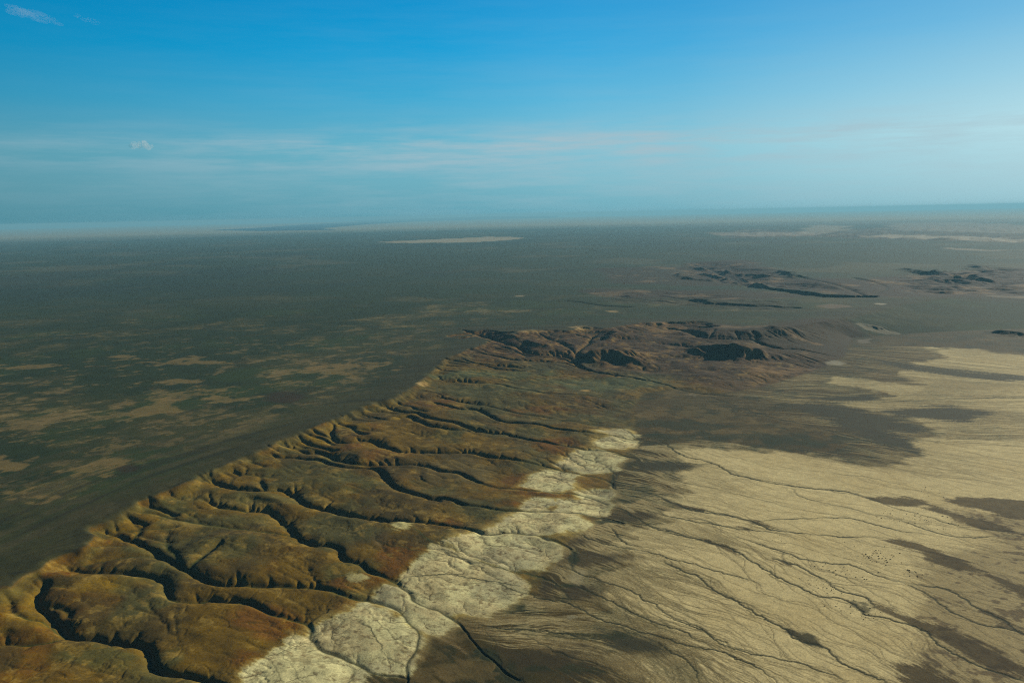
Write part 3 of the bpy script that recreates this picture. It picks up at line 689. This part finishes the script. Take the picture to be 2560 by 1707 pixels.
# brown hills beyond
hb = np.zeros_like(X); hb[:NRE] = hillm
far_band = sstep(5900, 7000, ry) * bm
put((0.066, 0.044, 0.028), np.clip(far_band * 1.0, 0, 1) * 0.95)
put((0.125, 0.084, 0.048), far_band * sstep(0.08, 0.4, fbm(X, Y, 260, 4, 121) + .1 * streak_m) * 0.6)
put((0.14, 0.10, 0.06), far_band * steep * 0.6)
put((0.085, 0.062, 0.042), basin_m * 0.8 * (1 - bm)); put((0.16, 0.125, 0.08), basin_m * sstep(0.1, 0.4, fbm(X, Y, 500, 4, 123)) * 0.7 * (1 - bm))
put((0.075, 0.083, 0.052), blob('R5', '2000,430,700,70', .95, .5, 150) )
put((0.075, 0.083, 0.052), blob('R5', '600,330,400,40', .9, .5, 150) )
for v, s in [('RC', '900,190,130,14'), ('RC', '1380,165,90,16'), ('R7', '1830,340,90,26'), ('R7', '520,520,120,30'), ('R7', '520,700,60,10'), ('R5', '220,435,70,22'), ('R5', '1830,500,60,14')]:
    put((0.30, 0.24, 0.15), blob(v, s, .8, .8, 60, .2))

brown = np.maximum(poly_m('S', '1690,655 1850,650 1960,690 2150,705 2350,675 2560,665 2900,670 2900,745 2560,748 2150,745 1900,722 1740,700', 250, 260, 1500, 3), 0.8 * poly_m('S', '1400,728 1500,718 1560,722 1800,725 2000,738 1800,748 1550,742', 120, 200, 900, 3))
brown = np.maximum(brown, 0.75 * poly_m('S', '1490,672 1680,665 1900,690 2000,716 1700,716 1520,705', 120, 160, 700, 3))
brown = np.maximum(brown, .85 * poly_m('S', '1640,805 1900,812 2130,800 2200,840 2230,900 2100,950 1950,970 1780,975 1600,930 1480,880 1560,830', 90, 140, 500, 3, 30))
put((0.062, 0.043, 0.028), brown * 0.9)
put((0.21, 0.155, 0.10), brown * sstep(0.12, .4, fbm(X, Y, 420, 5, 129, .6) + .05 * streak_m) * .6)
# ---- the plain
plain = sstep(-10, 15, sd_toe + 14 * n3)
fan1, fan2 = (0.078, 0.060, 0.024), (0.055, 0.051, 0.020)
put(fan1, plain)
put(fan2, plain * sstep(-0.2, 0.5, 0.8 * s1 + .16 * streak_m + .25 * streak_w * .5))
put((0.090, 0.076, 0.038), plain * sstep(-0.05, 0.35, fbm(X, Y, 240, 5, 125, .6) + .05 * streak_m) * 0.8)
put((0.034, 0.040, 0.018), plain * sstep(0.1, 0.4, fbm(X, Y, 170, 4, 127, .6) + .06 * streak_m) * 0.75)
put((0.115, 0.092, 0.052), plain * sstep(0.5, 1.8, streak_m + .6 * streak_f + 1.2 * s2) * 0.7)
edge = 26 + ry * 0.006
sand = sstep(-1, 1, (sdS + streak_m * edge * .3 + streak_f * edge * .12 + (n2 * 1.4 + n3 * .9 + n1 * .8) * edge) / (edge * .8)) * plain
sand = np.maximum(sand, np.clip(FEP, 0, 1) * .8 * plain); sand = sand * (1 - .88 * np.clip(FEA, 0, 1))
SAND = (0.56, 0.51, 0.345)
put(SAND, sand)
put((0.60, 0.55, 0.375), sand * sstep(0.0, 0.4, fbm(X, Y, 500, 4, 131) + .08 * streak_m) * 0.8)
put((0.46, 0.40, 0.25), sand * sstep(0.1, 0.6, fbm(X, Y, 300, 4, 133) + .05 * streak_m) * 0.5)
put((0.17, 0.14, 0.085), sand * sstep(1.3, 3.0, streak_f * .5 + .6 * streak_m + 1.6 * n2) * 0.5)
# sparse pale streaks inside the dark fans
put((0.26, 0.21, 0.13), plain * (1 - sand) * sstep(1.0, 2.2, streak_m + .5 * streak_f + 1.2 * n2) * sstep(900, 150, np.abs(sdS)) * 0.75)
dk = (0.052, 0.052, 0.032)
for v, s, stn in [('R6', '1550,400 1750,370 1950,365 2190,405 2050,460 1850,445 1700,430', 60), ('R6', '1500,105 1750,140 2000,165 2352,200 2900,240 2352,225 2200,230 1950,200 1700,165', 60), ('R6', '1100,320 1500,305 1560,330 1350,345', 50),
               ('R6', '1050,350 1250,355 1500,400 1800,480 1780,520 1650,510 1750,620 1550,570 1300,470', 60), ('R3', '1000,1080 1450,1165 1640,1280 1400,1290 1100,1260', 20), ('R6', '440,680 520,700 400,735 200,720 200,670', 30)]:
    put(dk, poly_m(v, s, 25, 12, 120, 3, stn * .6) * 0.92 * plain)
for v, s in [('R3', '900,480,330,60'), ('R3', '820,760,170,80'), ('R3', '560,740,150,90'), ('R3', '780,340,220,60'), ('R3', '500,1350,500,170'), ('R3', '1250,130,250,40')]:
    put((0.062, 0.052, 0.030), blob(v, s, .85, .6, 90, .2) * plain)
for v, s in [('R3', '740,715,90,22'), ('R3', '1100,180,160,20'), ('R3', '60,1300,110,60'), ('R2', '2050,1330,140,60'), ('R3', '280,900,110,50'), ('R3', '780,500,50,90')]:
    put((0.032, 0.043, 0.020), blob(v, s, .85, .6, 60, .2))
put((0.30, 0.28, 0.20), blob('R3', '820,640,80,60', .9, .5, 50, .15)); put((0.26, 0.25, 0.19), blob('R3', '750,985,90,20', .8, .7, 40, .3))
for v, s in [('R2', '2000,1450,260,90'), ('R2', '1700,1270,110,170'), ('R3', '1150,1360,200,70'), ('R3', '560,1180,260,50'), ('R3', '900,1330,150,60'), ('R2', '1550,1450,90,120'), ('R6', '500,430,300,60'), ('R6', '900,500,300,40'), ('R6', '600,240,300,40'), ('R3', '250,1000,160,20')]:
    put((0.135, 0.108, 0.058), blob(v, s, .6, 1.9, 80, .35) * plain * (1 - sand))
for v, s in [('R6', '300,470,400,30'), ('R6', '700,540,400,25'), ('R6', '1000,590,300,20'), ('R3', '900,1130,400,30'), ('R3', '500,1420,300,40'), ('R3', '250,1400,90,120'), ('R6', '1300,560,300,18'), ('R6', '150,860,120,40')]:
    put((0.030, 0.042, 0.020), blob(v, s, .7, 1.6, 90, .35) * plain * (1 - sand))
# grey mottled ground and brown washes at the right
gm = poly_m('A3', '1900,470 2700,470 2700,1800 1500,1800 1480,1568 1600,1300 1700,1000 1650,900 1780,740 2050,640', 60, 40, 200, 3, 20)
put((0.27, 0.235, 0.15), gm * 0.8 * plain)
put((0.10, 0.078, 0.05), gm * sstep(0.12, 0.4, fbm(X, Y, 28, 3, 141) + .4 * fbm(X, Y, 160, 3, 143)) * 0.8)
WASH = (0.066, 0.050, 0.024)
for s in ['1300,372 1450,368 1560,364 1710,398 1640,430 1500,430 1400,410', '1800,392 1900,370 2100,375 2325,385 2600,420 2600,560 2325,520 2200,500 2050,450 1900,430',
          '1380,635 1500,636 1620,658 1750,700 1900,760 2050,830 2200,895 2325,940 2600,1000 2600,1120 2325,1030 2180,930 2050,865 1900,835 1750,800 1650,730 1500,680',
          '1350,1050 1450,1080 1600,1150 1850,1205 2100,1330 2325,1450 2600,1560 2600,1640 2325,1530 2000,1440 1850,1330 1700,1235 1500,1150', '1450,1440 1700,1465 1800,1520 2000,1620 1600,1620 1500,1500',
          '2000,1080 2150,1130 2325,1230 2600,1300 2325,1265 2150,1175 2020,1110', '500,505 600,520 740,580 690,575 600,545', '280,650 400,680 490,740 470,750 380,700', '480,560 560,560 600,585 540,585', '700,768 790,775 870,810 830,815 740,785', '0,380 120,425 250,450 240,465 100,435', '1650,430 1750,425 1900,470 2325,590 2600,620 2600,650 2325,610 2000,560']:
    put(WASH, poly_m('A3', s, 10, 9, 40, 2, 9) * 0.88)
put((0.038, 0.038, 0.020), poly_m('A3', '770,1210 850,1222 960,1262 1020,1322 980,1338 900,1310 830,1262', 8, 6, 30, 2, 4) * .9)
put((0.04, 0.042, 0.025), poly_m('A3', '1180,1030 1260,1060 1330,1050 1360,1090 1310,1130 1250,1090', 10, 14, 25, 2, 5) * .75)

# ---- white clay aprons
WHT = (0.56, 0.56, 0.355)
whites = [('R2', '430,1165 490,1180 560,1230 690,1270 680,1330 760,1290 960,1400 975,1460 950,1600 100,1600 60,1450 240,1330 330,1260 430,1220'),
          ('R2', '1050,890 1240,970 1230,1000 1300,1010 1390,1060 1500,1130 1530,1170 1440,1300 1390,1440 1250,1450 1080,1420 880,1320 640,1200 615,1160 640,1080 760,1020 900,980'),
          ('R2', '1240,730 1340,740 1400,790 1450,850 1500,870 1600,930 1700,950 1750,1000 1740,1060 1680,1110 1500,1080 1400,1020 1390,950 1300,900 1190,850 1190,790'),
          ('R2', '1370,660 1480,600 1550,500 1560,450 1620,400 1700,400 1780,420 1900,500 2040,540 2216,590 2306,650 2386,740 2366,800 2250,870 2050,940 1850,930 1750,955 1540,880 1450,790 1380,690'),
          ('R3', '-276,340 -130,300 0,285 200,275 320,310 400,310 530,340 610,370 640,420 590,520 480,590 430,580 200,560 0,500 -150,460'),
          ('R3', '160,240 330,110 400,105 540,115 640,100 800,130 930,200 780,260 560,275 240,265'), ('R3', '380,70 520,75 620,30 600,0 480,-10 400,20'),
          ('R3', '640,90 700,50 660,0 1000,-5 1080,50 1030,130 900,110 760,90'),
          ('R5', '1530,1230 1620,1180 1760,1090 1900,1080 2060,1110 2180,1150 2120,1200 2100,1280 1950,1290 1800,1300 1650,1260'),
          ('R5', '1230,1430 1300,1330 1420,1280 1560,1290 1720,1320 1650,1380 1680,1450 1600,1480 1400,1470'), ('R5', '1700,1480 1850,1490 2030,1480 2020,1540 1960,1600 1800,1560'),
          ('R5', '1920,1020 1960,970 2080,945 2200,955 2340,1000 2280,1040 2150,1060 2040,1050'), ('R5', '1950,890 2100,880 2200,880 2300,940 2200,950 2080,930'), ('R2', '1270,200 1350,178 1450,195 1400,238 1310,240'), ('R2', '890,660 930,620 1020,625 1090,650 1020,690 940,690')]
wm = np.zeros_like(X)
halo = np.zeros_like(X)
for i, (v, s) in enumerate(whites[:13]):
    halo = np.maximum(halo, sstep(-45, 25, sdist(L(v, s), 3) + 22 + 40 * n2 + 18 * n3 + 7 * streak_m))
put((0.26, 0.215, 0.125), halo * .6)
put((0.40, 0.36, 0.22), halo ** 3 * .5)
for i, (v, s) in enumerate(whites):
    wm = np.maximum(wm, poly_m(v, s, 10, 13, 75, 2, 6.0, 5, 151, 17 if i < 13 else 0) * (1 if i < 13 else .6))
inner = sstep(-0.2, 0.35, fbm(X, Y, 130, 4, 153, .6) + .08 * streak_m)
put(WHT, wm * 0.96)
put((0.43, 0.36, 0.22), wm * inner * 0.5)
put((0.30, 0.30, 0.22), wm * sstep(0.1, 0.4, fbm(X, Y, 200, 3, 157)) * 0.5)
put((0.15, 0.115, 0.065), wm * sstep(0.6, 1.5, fbm(X, Y, 16, 3, 159) * 2.4 + streak_f * .45) * 0.75)
lac = np.log10(np.maximum(ACC, 1))
put((0.13, 0.105, 0.06), wm * sstep(2.5, 3.6, lac + .3 * n3) * 0.75)

# ---- washes, gully floors, threads
lines = np.clip(LINES, 0, 1)
green = (0.030, 0.038, 0.020)
tx = fbm(X, Y, 48, 4, 175, .65); ty_ = np.abs(fbm(X, Y, 70, 4, 177, .6))
C *= (1 + (0.38 * tx + 0.5 * sstep(.03, 0, ty_) * -.35) * np.clip(bm + wm, 0, 1))[..., None]
put((0.19, 0.155, 0.085), bm * sstep(0.26, 0.5, tx + .5 * s2 + .04 * wn0) * 0.55)
rill = sstep(3.0, 4.2, lac) * bm
put((0.050, 0.045, 0.024), rill * 0.65 * (1 - far_band * .5))
put((0.050, 0.042, 0.022), slopes_ * (1 - .5 * wm) * (sstep(.03, 0, rl1) * .55 + sstep(.03, 0, rl2) * .25))
put((0.034, 0.042, 0.020), np.clip(gline, 0, 1) ** 1.5 * 0.9 * sstep(300, -50, sd_toe))
put((0.075, 0.064, 0.034), np.clip(lines, 0, 1) ** 2 * 0.66 * (plain + wm > 0.3))
put(green, np.clip(TRACED, 0, 1) * 0.85)
gr_ = fbm(X, Y, 14, 2, 171) * 0.5 + wn0 * 0.10 + fbm(X, Y, 35, 2, 173) * .4
C *= (1 + 0.22 * np.clip(gr_, -1.2, 1.2))[..., None]

lum = C @ np.array([.3, .6, .1], np.float32); C[:] = np.maximum(lum[..., None] + (C - lum[..., None]) * (1.28 + .36 * (bm * (1 - wm))[..., None] - .2 * wm[..., None]), 0.004)
C *= np.array([0.95, 0.90, 0.74], np.float32)
C *= (1 - 0.30 * sstep(0.14, 0.05, C[..., :1]) * (1 - bm[..., None] * (ry < 6000)[..., None]))
C *= (1 + .12 * bm * (1 - wm) * (ry < 4500))[..., None]
# ---- far country
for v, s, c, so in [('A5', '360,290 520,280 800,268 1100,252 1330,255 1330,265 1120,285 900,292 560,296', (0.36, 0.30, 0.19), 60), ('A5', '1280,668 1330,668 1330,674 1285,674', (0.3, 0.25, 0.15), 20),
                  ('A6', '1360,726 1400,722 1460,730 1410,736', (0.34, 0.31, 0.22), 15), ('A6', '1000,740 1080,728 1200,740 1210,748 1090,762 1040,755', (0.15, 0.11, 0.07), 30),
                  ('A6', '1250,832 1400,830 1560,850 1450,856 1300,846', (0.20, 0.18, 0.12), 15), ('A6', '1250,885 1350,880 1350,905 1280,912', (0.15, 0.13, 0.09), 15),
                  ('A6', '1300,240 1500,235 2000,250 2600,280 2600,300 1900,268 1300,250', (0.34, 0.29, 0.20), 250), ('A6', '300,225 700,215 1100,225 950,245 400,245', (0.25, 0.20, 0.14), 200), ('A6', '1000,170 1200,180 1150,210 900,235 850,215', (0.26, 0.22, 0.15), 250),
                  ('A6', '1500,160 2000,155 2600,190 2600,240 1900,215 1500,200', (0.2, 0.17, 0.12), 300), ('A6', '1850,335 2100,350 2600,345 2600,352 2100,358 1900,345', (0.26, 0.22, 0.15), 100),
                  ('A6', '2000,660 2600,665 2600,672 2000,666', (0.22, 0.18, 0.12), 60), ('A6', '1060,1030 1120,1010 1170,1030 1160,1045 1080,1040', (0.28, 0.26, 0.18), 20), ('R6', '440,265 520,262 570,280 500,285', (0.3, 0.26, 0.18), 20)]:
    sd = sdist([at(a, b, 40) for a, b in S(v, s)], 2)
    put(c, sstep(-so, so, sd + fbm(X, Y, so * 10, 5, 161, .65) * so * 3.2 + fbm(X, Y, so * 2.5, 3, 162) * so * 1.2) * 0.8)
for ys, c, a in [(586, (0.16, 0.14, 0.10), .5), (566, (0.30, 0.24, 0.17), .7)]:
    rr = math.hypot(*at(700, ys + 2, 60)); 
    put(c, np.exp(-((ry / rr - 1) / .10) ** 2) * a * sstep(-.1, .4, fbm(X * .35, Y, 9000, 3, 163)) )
Z = Z - ((0.9 * np.clip(TRACED, 0, 1) + 0.25 * np.clip(LINES, 0, 1)) * (sd_toe > -60) * sstep(9000, 5000, ry)).astype(np.float32)
print('soils', round(time.time() - T0, 1))

# ---------------------------------------------------------------- build the ground sheet
def grid_mesh(name, X_, Y_, Z_, col):
    nr, nc = X_.shape
    me = bpy.data.meshes.new(name)
    nv, nf = nr * nc, (nr - 1) * (nc - 1)
    me.vertices.add(nv)
    co = np.empty((nv, 3), np.float32); co[:, 0] = X_.ravel(); co[:, 1] = Y_.ravel(); co[:, 2] = Z_.ravel()
    me.vertices.foreach_set('co', co.ravel())
    i = np.arange(nv, dtype=np.int32).reshape(nr, nc)
    q = np.stack([i[:-1, :-1], i[:-1, 1:], i[1:, 1:], i[1:, :-1]], -1).reshape(-1, 4)[:, ::-1]
    # azimuth grows to the right and radius away: counter-clockwise seen from above
    q = q[:, ::-1]
    me.loops.add(nf * 4); me.polygons.add(nf)
    me.loops.foreach_set('vertex_index', np.ascontiguousarray(q).ravel())
    me.polygons.foreach_set('loop_start', np.arange(0, nf * 4, 4, dtype=np.int32))
    me.polygons.foreach_set('loop_total', np.full(nf, 4, np.int32))
    me.polygons.foreach_set('use_smooth', np.ones(nf, bool))
    me.update(calc_edges=True)
    at_ = me.color_attributes.new('soil', 'FLOAT_COLOR', 'POINT')
    c4 = np.ones((nv, 4), np.float32); c4[:, :3] = col.reshape(-1, 3)
    at_.data.foreach_set('color', c4.ravel())
    ob = bpy.data.objects.new(name, me); sc.collection.objects.link(ob)
    return ob
def new_mat(name):
    m = bpy.data.materials.new(name); m.use_nodes = True
    nt = m.node_tree; return m, nt.nodes, nt.links, nt.nodes['Principled BSDF']
gm_, n_, l_, b_ = new_mat('steppe_soil')
att = n_.new('ShaderNodeAttribute'); att.attribute_name = 'soil'
geo = n_.new('ShaderNodeNewGeometry')
def tex(scale, det, rough=0.6):
    t = n_.new('ShaderNodeTexNoise'); t.inputs['Scale'].default_value = scale; t.inputs['Detail'].default_value = det; t.inputs['Roughness'].default_value = rough
    l_.new(geo.outputs['Position'], t.inputs['Vector']); return t
t1 = tex(0.16, 4); t2 = tex(0.03, 5)
mr = n_.new('ShaderNodeMapRange'); mr.inputs[1].default_value = .25; mr.inputs[2].default_value = .75; mr.inputs[3].default_value = .70; mr.inputs[4].default_value = 1.30
l_.new(t1.outputs['Fac'], mr.inputs[0])
mr2 = n_.new('ShaderNodeMapRange'); mr2.inputs[1].default_value = .25; mr2.inputs[2].default_value = .75; mr2.inputs[3].default_value = .84; mr2.inputs[4].default_value = 1.16
l_.new(t2.outputs['Fac'], mr2.inputs[0])
mm = n_.new('ShaderNodeMath'); mm.operation = 'MULTIPLY'; l_.new(mr.outputs[0], mm.inputs[0]); l_.new(mr2.outputs[0], mm.inputs[1])
vm = n_.new('ShaderNodeVectorMath'); vm.operation = 'SCALE'
l_.new(att.outputs['Color'], vm.inputs[0]); l_.new(mm.outputs[0], vm.inputs['Scale'])
l_.new(vm.outputs[0], b_.inputs['Base Color'])
b_.inputs['Roughness'].default_value = 0.95; b_.inputs['Specular IOR Level'].default_value = 0.1
bmp = n_.new('ShaderNodeBump'); bmp.inputs['Strength'].default_value = 0.35; bmp.inputs['Distance'].default_value = 1.6
l_.new(t1.outputs['Fac'], bmp.inputs['Height']); l_.new(bmp.outputs[0], b_.inputs['Normal'])
ground = grid_mesh('ground', X, Y, Z, C)
ground.data.materials.append(gm_)
ground['kind'] = 'structure'
ground['label'] = 'steppe plateau falling over a gullied ochre escarpment to a pale clay plain'
print('mesh', round(time.time() - T0, 1))

# ---------------------------------------------------------------- the distant lake
lake_px = S('A4', '1400,197 1700,182 2000,160 2352,145') + S('A5', '200,136 600,124 1100,108 1560,106 1550,116 1100,126 600,142 300,160 0,186') + S('A4', '2200,195 1700,203')
lw = [at(a, b, 140) for a, b in lake_px]
me = bpy.data.meshes.new('water')
me.from_pydata([(a, b, 150.0) for a, b in lw], [], [list(range(len(lw)))])
water = bpy.data.objects.new('water', me); sc.collection.objects.link(water)
wm_, n2_, l2_, b2_ = new_mat('lake_water')
b2_.inputs['Base Color'].default_value = (0.003, 0.03, 0.075, 1); b2_.inputs['Roughness'].default_value = 0.6; b2_.inputs['Specular IOR Level'].default_value = 0.02
wt = n2_.new('ShaderNodeTexNoise'); wt.inputs['Scale'].default_value = .02; wb = n2_.new('ShaderNodeBump'); wb.inputs['Strength'].default_value = .2
l2_.new(wt.outputs[0], wb.inputs['Height']); l2_.new(wb.outputs[0], b2_.inputs['Normal'])
me.materials.append(wm_)
water['kind'] = 'structure'; water['label'] = 'long deep blue salt lake lying along the far horizon'

# ---------------------------------------------------------------- shrubs dotted over the pale flat
def shrub_mesh(seed):
    g = np.random.default_rng(seed); vs, fs = [], []
    for _ in range(5):                                          # stems
        a = g.uniform(0, 6.28); r = g.uniform(.5, 1.3); h = g.uniform(.8, 1.5); n = len(vs)
        for q in range(3):
            b = q * 2.094; vs.append((.07 * math.cos(b), .07 * math.sin(b), -.3))
        vs.append((r * math.cos(a), r * math.sin(a), h))
        fs += [(n, n + 1, n + 3), (n + 1, n + 2, n + 3), (n + 2, n, n + 3)]
    for _ in range(320):                                        # leaf sprays through a low uneven dome
        a = g.uniform(0, 6.28); r = 2.1 * math.sqrt(g.uniform(0, 1)) * (1 + .25 * math.sin(3 * a + seed)); z = g.uniform(0, 1) ** .6 * 1.7 * math.sqrt(max(.05, 1 - (r / 2.8) ** 2))
        c = Vector((r * math.cos(a), r * math.sin(a), z)); u = Vector(g.normal(size=3)).normalized() * g.uniform(.18, .38); w = Vector(g.normal(size=3)).normalized() * g.uniform(.12, .26)
        n = len(vs); vs += [tuple(c - u), tuple(c + w), tuple(c + u), tuple(c - w)]; fs.append((n, n + 1, n + 2, n + 3))
    me = bpy.data.meshes.new('shrub'); me.from_pydata(vs, [], fs); me.materials.append(shrub_mat); return me
shrub_mat, n3_, l3_, b3_ = new_mat('shrub_leaves')
sn = n3_.new('ShaderNodeTexNoise'); sn.inputs['Scale'].default_value = 1.4
sr_ = n3_.new('ShaderNodeValToRGB'); sr_.color_ramp.elements[0].color = (0.022, 0.026, 0.016, 1); sr_.color_ramp.elements[1].color = (0.055, 0.055, 0.032, 1)
l3_.new(sn.outputs['Fac'], sr_.inputs[0]); l3_.new(sr_.outputs[0], b3_.inputs['Base Color']); b3_.inputs['Roughness'].default_value = 0.9
shrub_meshes = [shrub_mesh(i) for i in range(5)]
gsh = np.random.default_rng(31)
clusters = [('1360,755,120,36', 62, 1.15, 'dark round shrub in the densest cluster, between the green thicket and the brown wash', 'shrubs clustered beside the long brown wash'),
            ('1160,850,110,26', 30, 1.1, 'dark shrub in the loose group just below the winding channel on the pale flat', 'shrubs below the winding channel'),
            ('1000,935,80,40', 34, .95, 'small dark shrub crowding the channel bank upstream of the thicket', 'shrubs upstream of the thicket'),
            ('1270,1105,100,36', 34, .95, 'small dark shrub scattered below the dark green thicket', 'shrubs below the green thicket'),
            ('1700,515,170,40', 58, 1.0, 'dark shrub on the pale ground between two channels near the right edge', 'shrubs between the right hand channels'),
            ('1740,330,70,26', 16, .9, 'tiny dark shrub far out on the pale flat above the brown patches', 'shrubs above the brown patches'),
            ('725,652,60,26', 13, .9, 'small lone shrub on the empty pale flat left of the clusters', 'shrubs on the empty flat'),
            ('1610,855,60,32', 12, 1.35, 'large dark bush standing apart near the end of the brown wash', 'large bushes near the brown wash')]
for spec, cnt, size, lab, grp in clusters:
    cx, cy, rx, ry_s = [float(v) for v in spec.split(',')]
    for q in range(cnt):
        u, v = gsh.normal(0, .8, 2)
        x, y = at(1660 + (cx + rx * u) / 2.583, 1100 + (cy + ry_s * v + rx * u * .18) / 2.583, 0)
        ri, ci = to_idx(np.array([x]), np.array([y])); r0, c0 = int(ri[0]), int(ci[0])
        zz = float(Z[r0:r0 + 2, c0:c0 + 2].mean())
        o = bpy.data.objects.new('shrub', shrub_meshes[int(gsh.integers(5))]); sc.collection.objects.link(o)
        k_ = size * gsh.uniform(.4, .95)
        o.location = (x, y, zz - .05); o.scale = (k_ * gsh.uniform(.9, 1.4), k_, k_); o.rotation_euler = (0, 0, gsh.uniform(0, 6.28))
        o['label'] = lab; o['category'] = 'shrub'; o['group'] = grp

# ---------------------------------------------------------------- little clouds above the haze
def cloud(name, px, py, dist, wx, wz, dens, label, seed, tilt=0):
    dx, dy = px - 1280.0, py - 853.5
    Xc, Yc = dx * cr - dy * sr, dx * sr + dy * cr
    d = Vector((Xc, F * cp - Yc * sp, -F * sp - Yc * cp)).normalized()
    c = Vector((0, 0, HC)) + d * dist
    g = np.random.default_rng(seed)
    import bmesh
    bm_c = bmesh.new()
    for q in range(9):
        u = g.uniform(-1, 1); r = (1 - abs(u)) * .45 + .22
        m4 = Matrix.Translation((u * wx * .5, g.uniform(-.2, .2) * wx, g.uniform(-.2, .35) * wz)) @ Matrix.Diagonal((wx * .26 * (r + .3), wx * .22 * (r + .3), wz * .5 * (r + .3), 1))
        bmesh.ops.create_icosphere(bm_c, subdivisions=3, radius=1.0, matrix=m4)
    for v in bm_c.verts:
        n = np.sin(v.co.x / wz * 2.1 + seed) * np.cos(v.co.y / wz * 1.7) + .6 * np.sin(v.co.z / wz * 5 + v.co.x / wz * 4.3)
        v.co += v.normal * float(n) * wz * .07
    me = bpy.data.meshes.new(name); bm_c.to_mesh(me); bm_c.free()
    ob = bpy.data.objects.new(name, me); sc.collection.objects.link(ob)
    ob.location = c; ob.rotation_euler = (0, tilt, -math.atan2(d.x, d.y))
    m = bpy.data.materials.new(name + '_vapour'); m.use_nodes = True; nn = m.node_tree.nodes; nn.clear()
    v_ = nn.new('ShaderNodeVolumePrincipled'); o_ = nn.new('ShaderNodeOutputMaterial')
    v_.inputs['Color'].default_value = (.97, .96, .95, 1); v_.inputs['Density'].default_value = dens
    m.node_tree.links.new(v_.outputs[0], o_.inputs['Volume']); me.materials.append(m)
    ob['label'] = label; ob['category'] = 'cloud'
    return ob
cloud('cloud', 364, 366, 42000, 640, 380, .0014, 'small puffy pinkish white cloud low in the sky, the larger of a pair', 3)
cloud('cloud', 336, 365, 42500, 420, 280, .0012, 'small puffy cloud low in the sky, the smaller and left one of a pair', 8)
cloud('wispy_cloud', 72, 36, 30000, 1500, 220, .00016, 'long wispy thin cloud in the deep blue at the top left corner', 5, .22)
cloud('wispy_cloud', 221, 52, 30000, 700, 150, .00012, 'short faint wisp of cloud right of the long wisp near the top left', 6, .22)

# ---------------------------------------------------------------- haze
bm_h = bpy.data.meshes.new('haze')
hx0, hx1, hy0, hy1, hz0, hz1 = -175000, 175000, -3000, 236000, float(Z.min()) - 2.0, HC + 90
vs = [(x, y, z) for z in (hz0, hz1) for y in (hy0, hy1) for x in (hx0, hx1)]
bm_h.from_pydata(vs, [], [(0, 2, 3, 1), (4, 5, 7, 6), (0, 1, 5, 4), (2, 6, 7, 3), (0, 4, 6, 2), (1, 3, 7, 5)])
haze = bpy.data.objects.new('haze', bm_h); sc.collection.objects.link(haze)
hm = bpy.data.materials.new('haze_air'); hm.use_nodes = True
hn = hm.node_tree.nodes; hn.clear()
pv = hn.new('ShaderNodeVolumePrincipled'); ho = hn.new('ShaderNodeOutputMaterial')
pv.inputs['Color'].default_value = (0.22, 0.51, 0.68, 1); pv.inputs['Density'].default_value = 1.12e-5; pv.inputs['Anisotropy'].default_value = 0.1
hm.node_tree.links.new(pv.outputs[0], ho.inputs['Volume'])
bm_h.materials.append(hm)
haze['kind'] = 'stuff'; haze['label'] = 'thin blue air haze over the whole steppe'
print('done', round(time.time() - T0, 1))
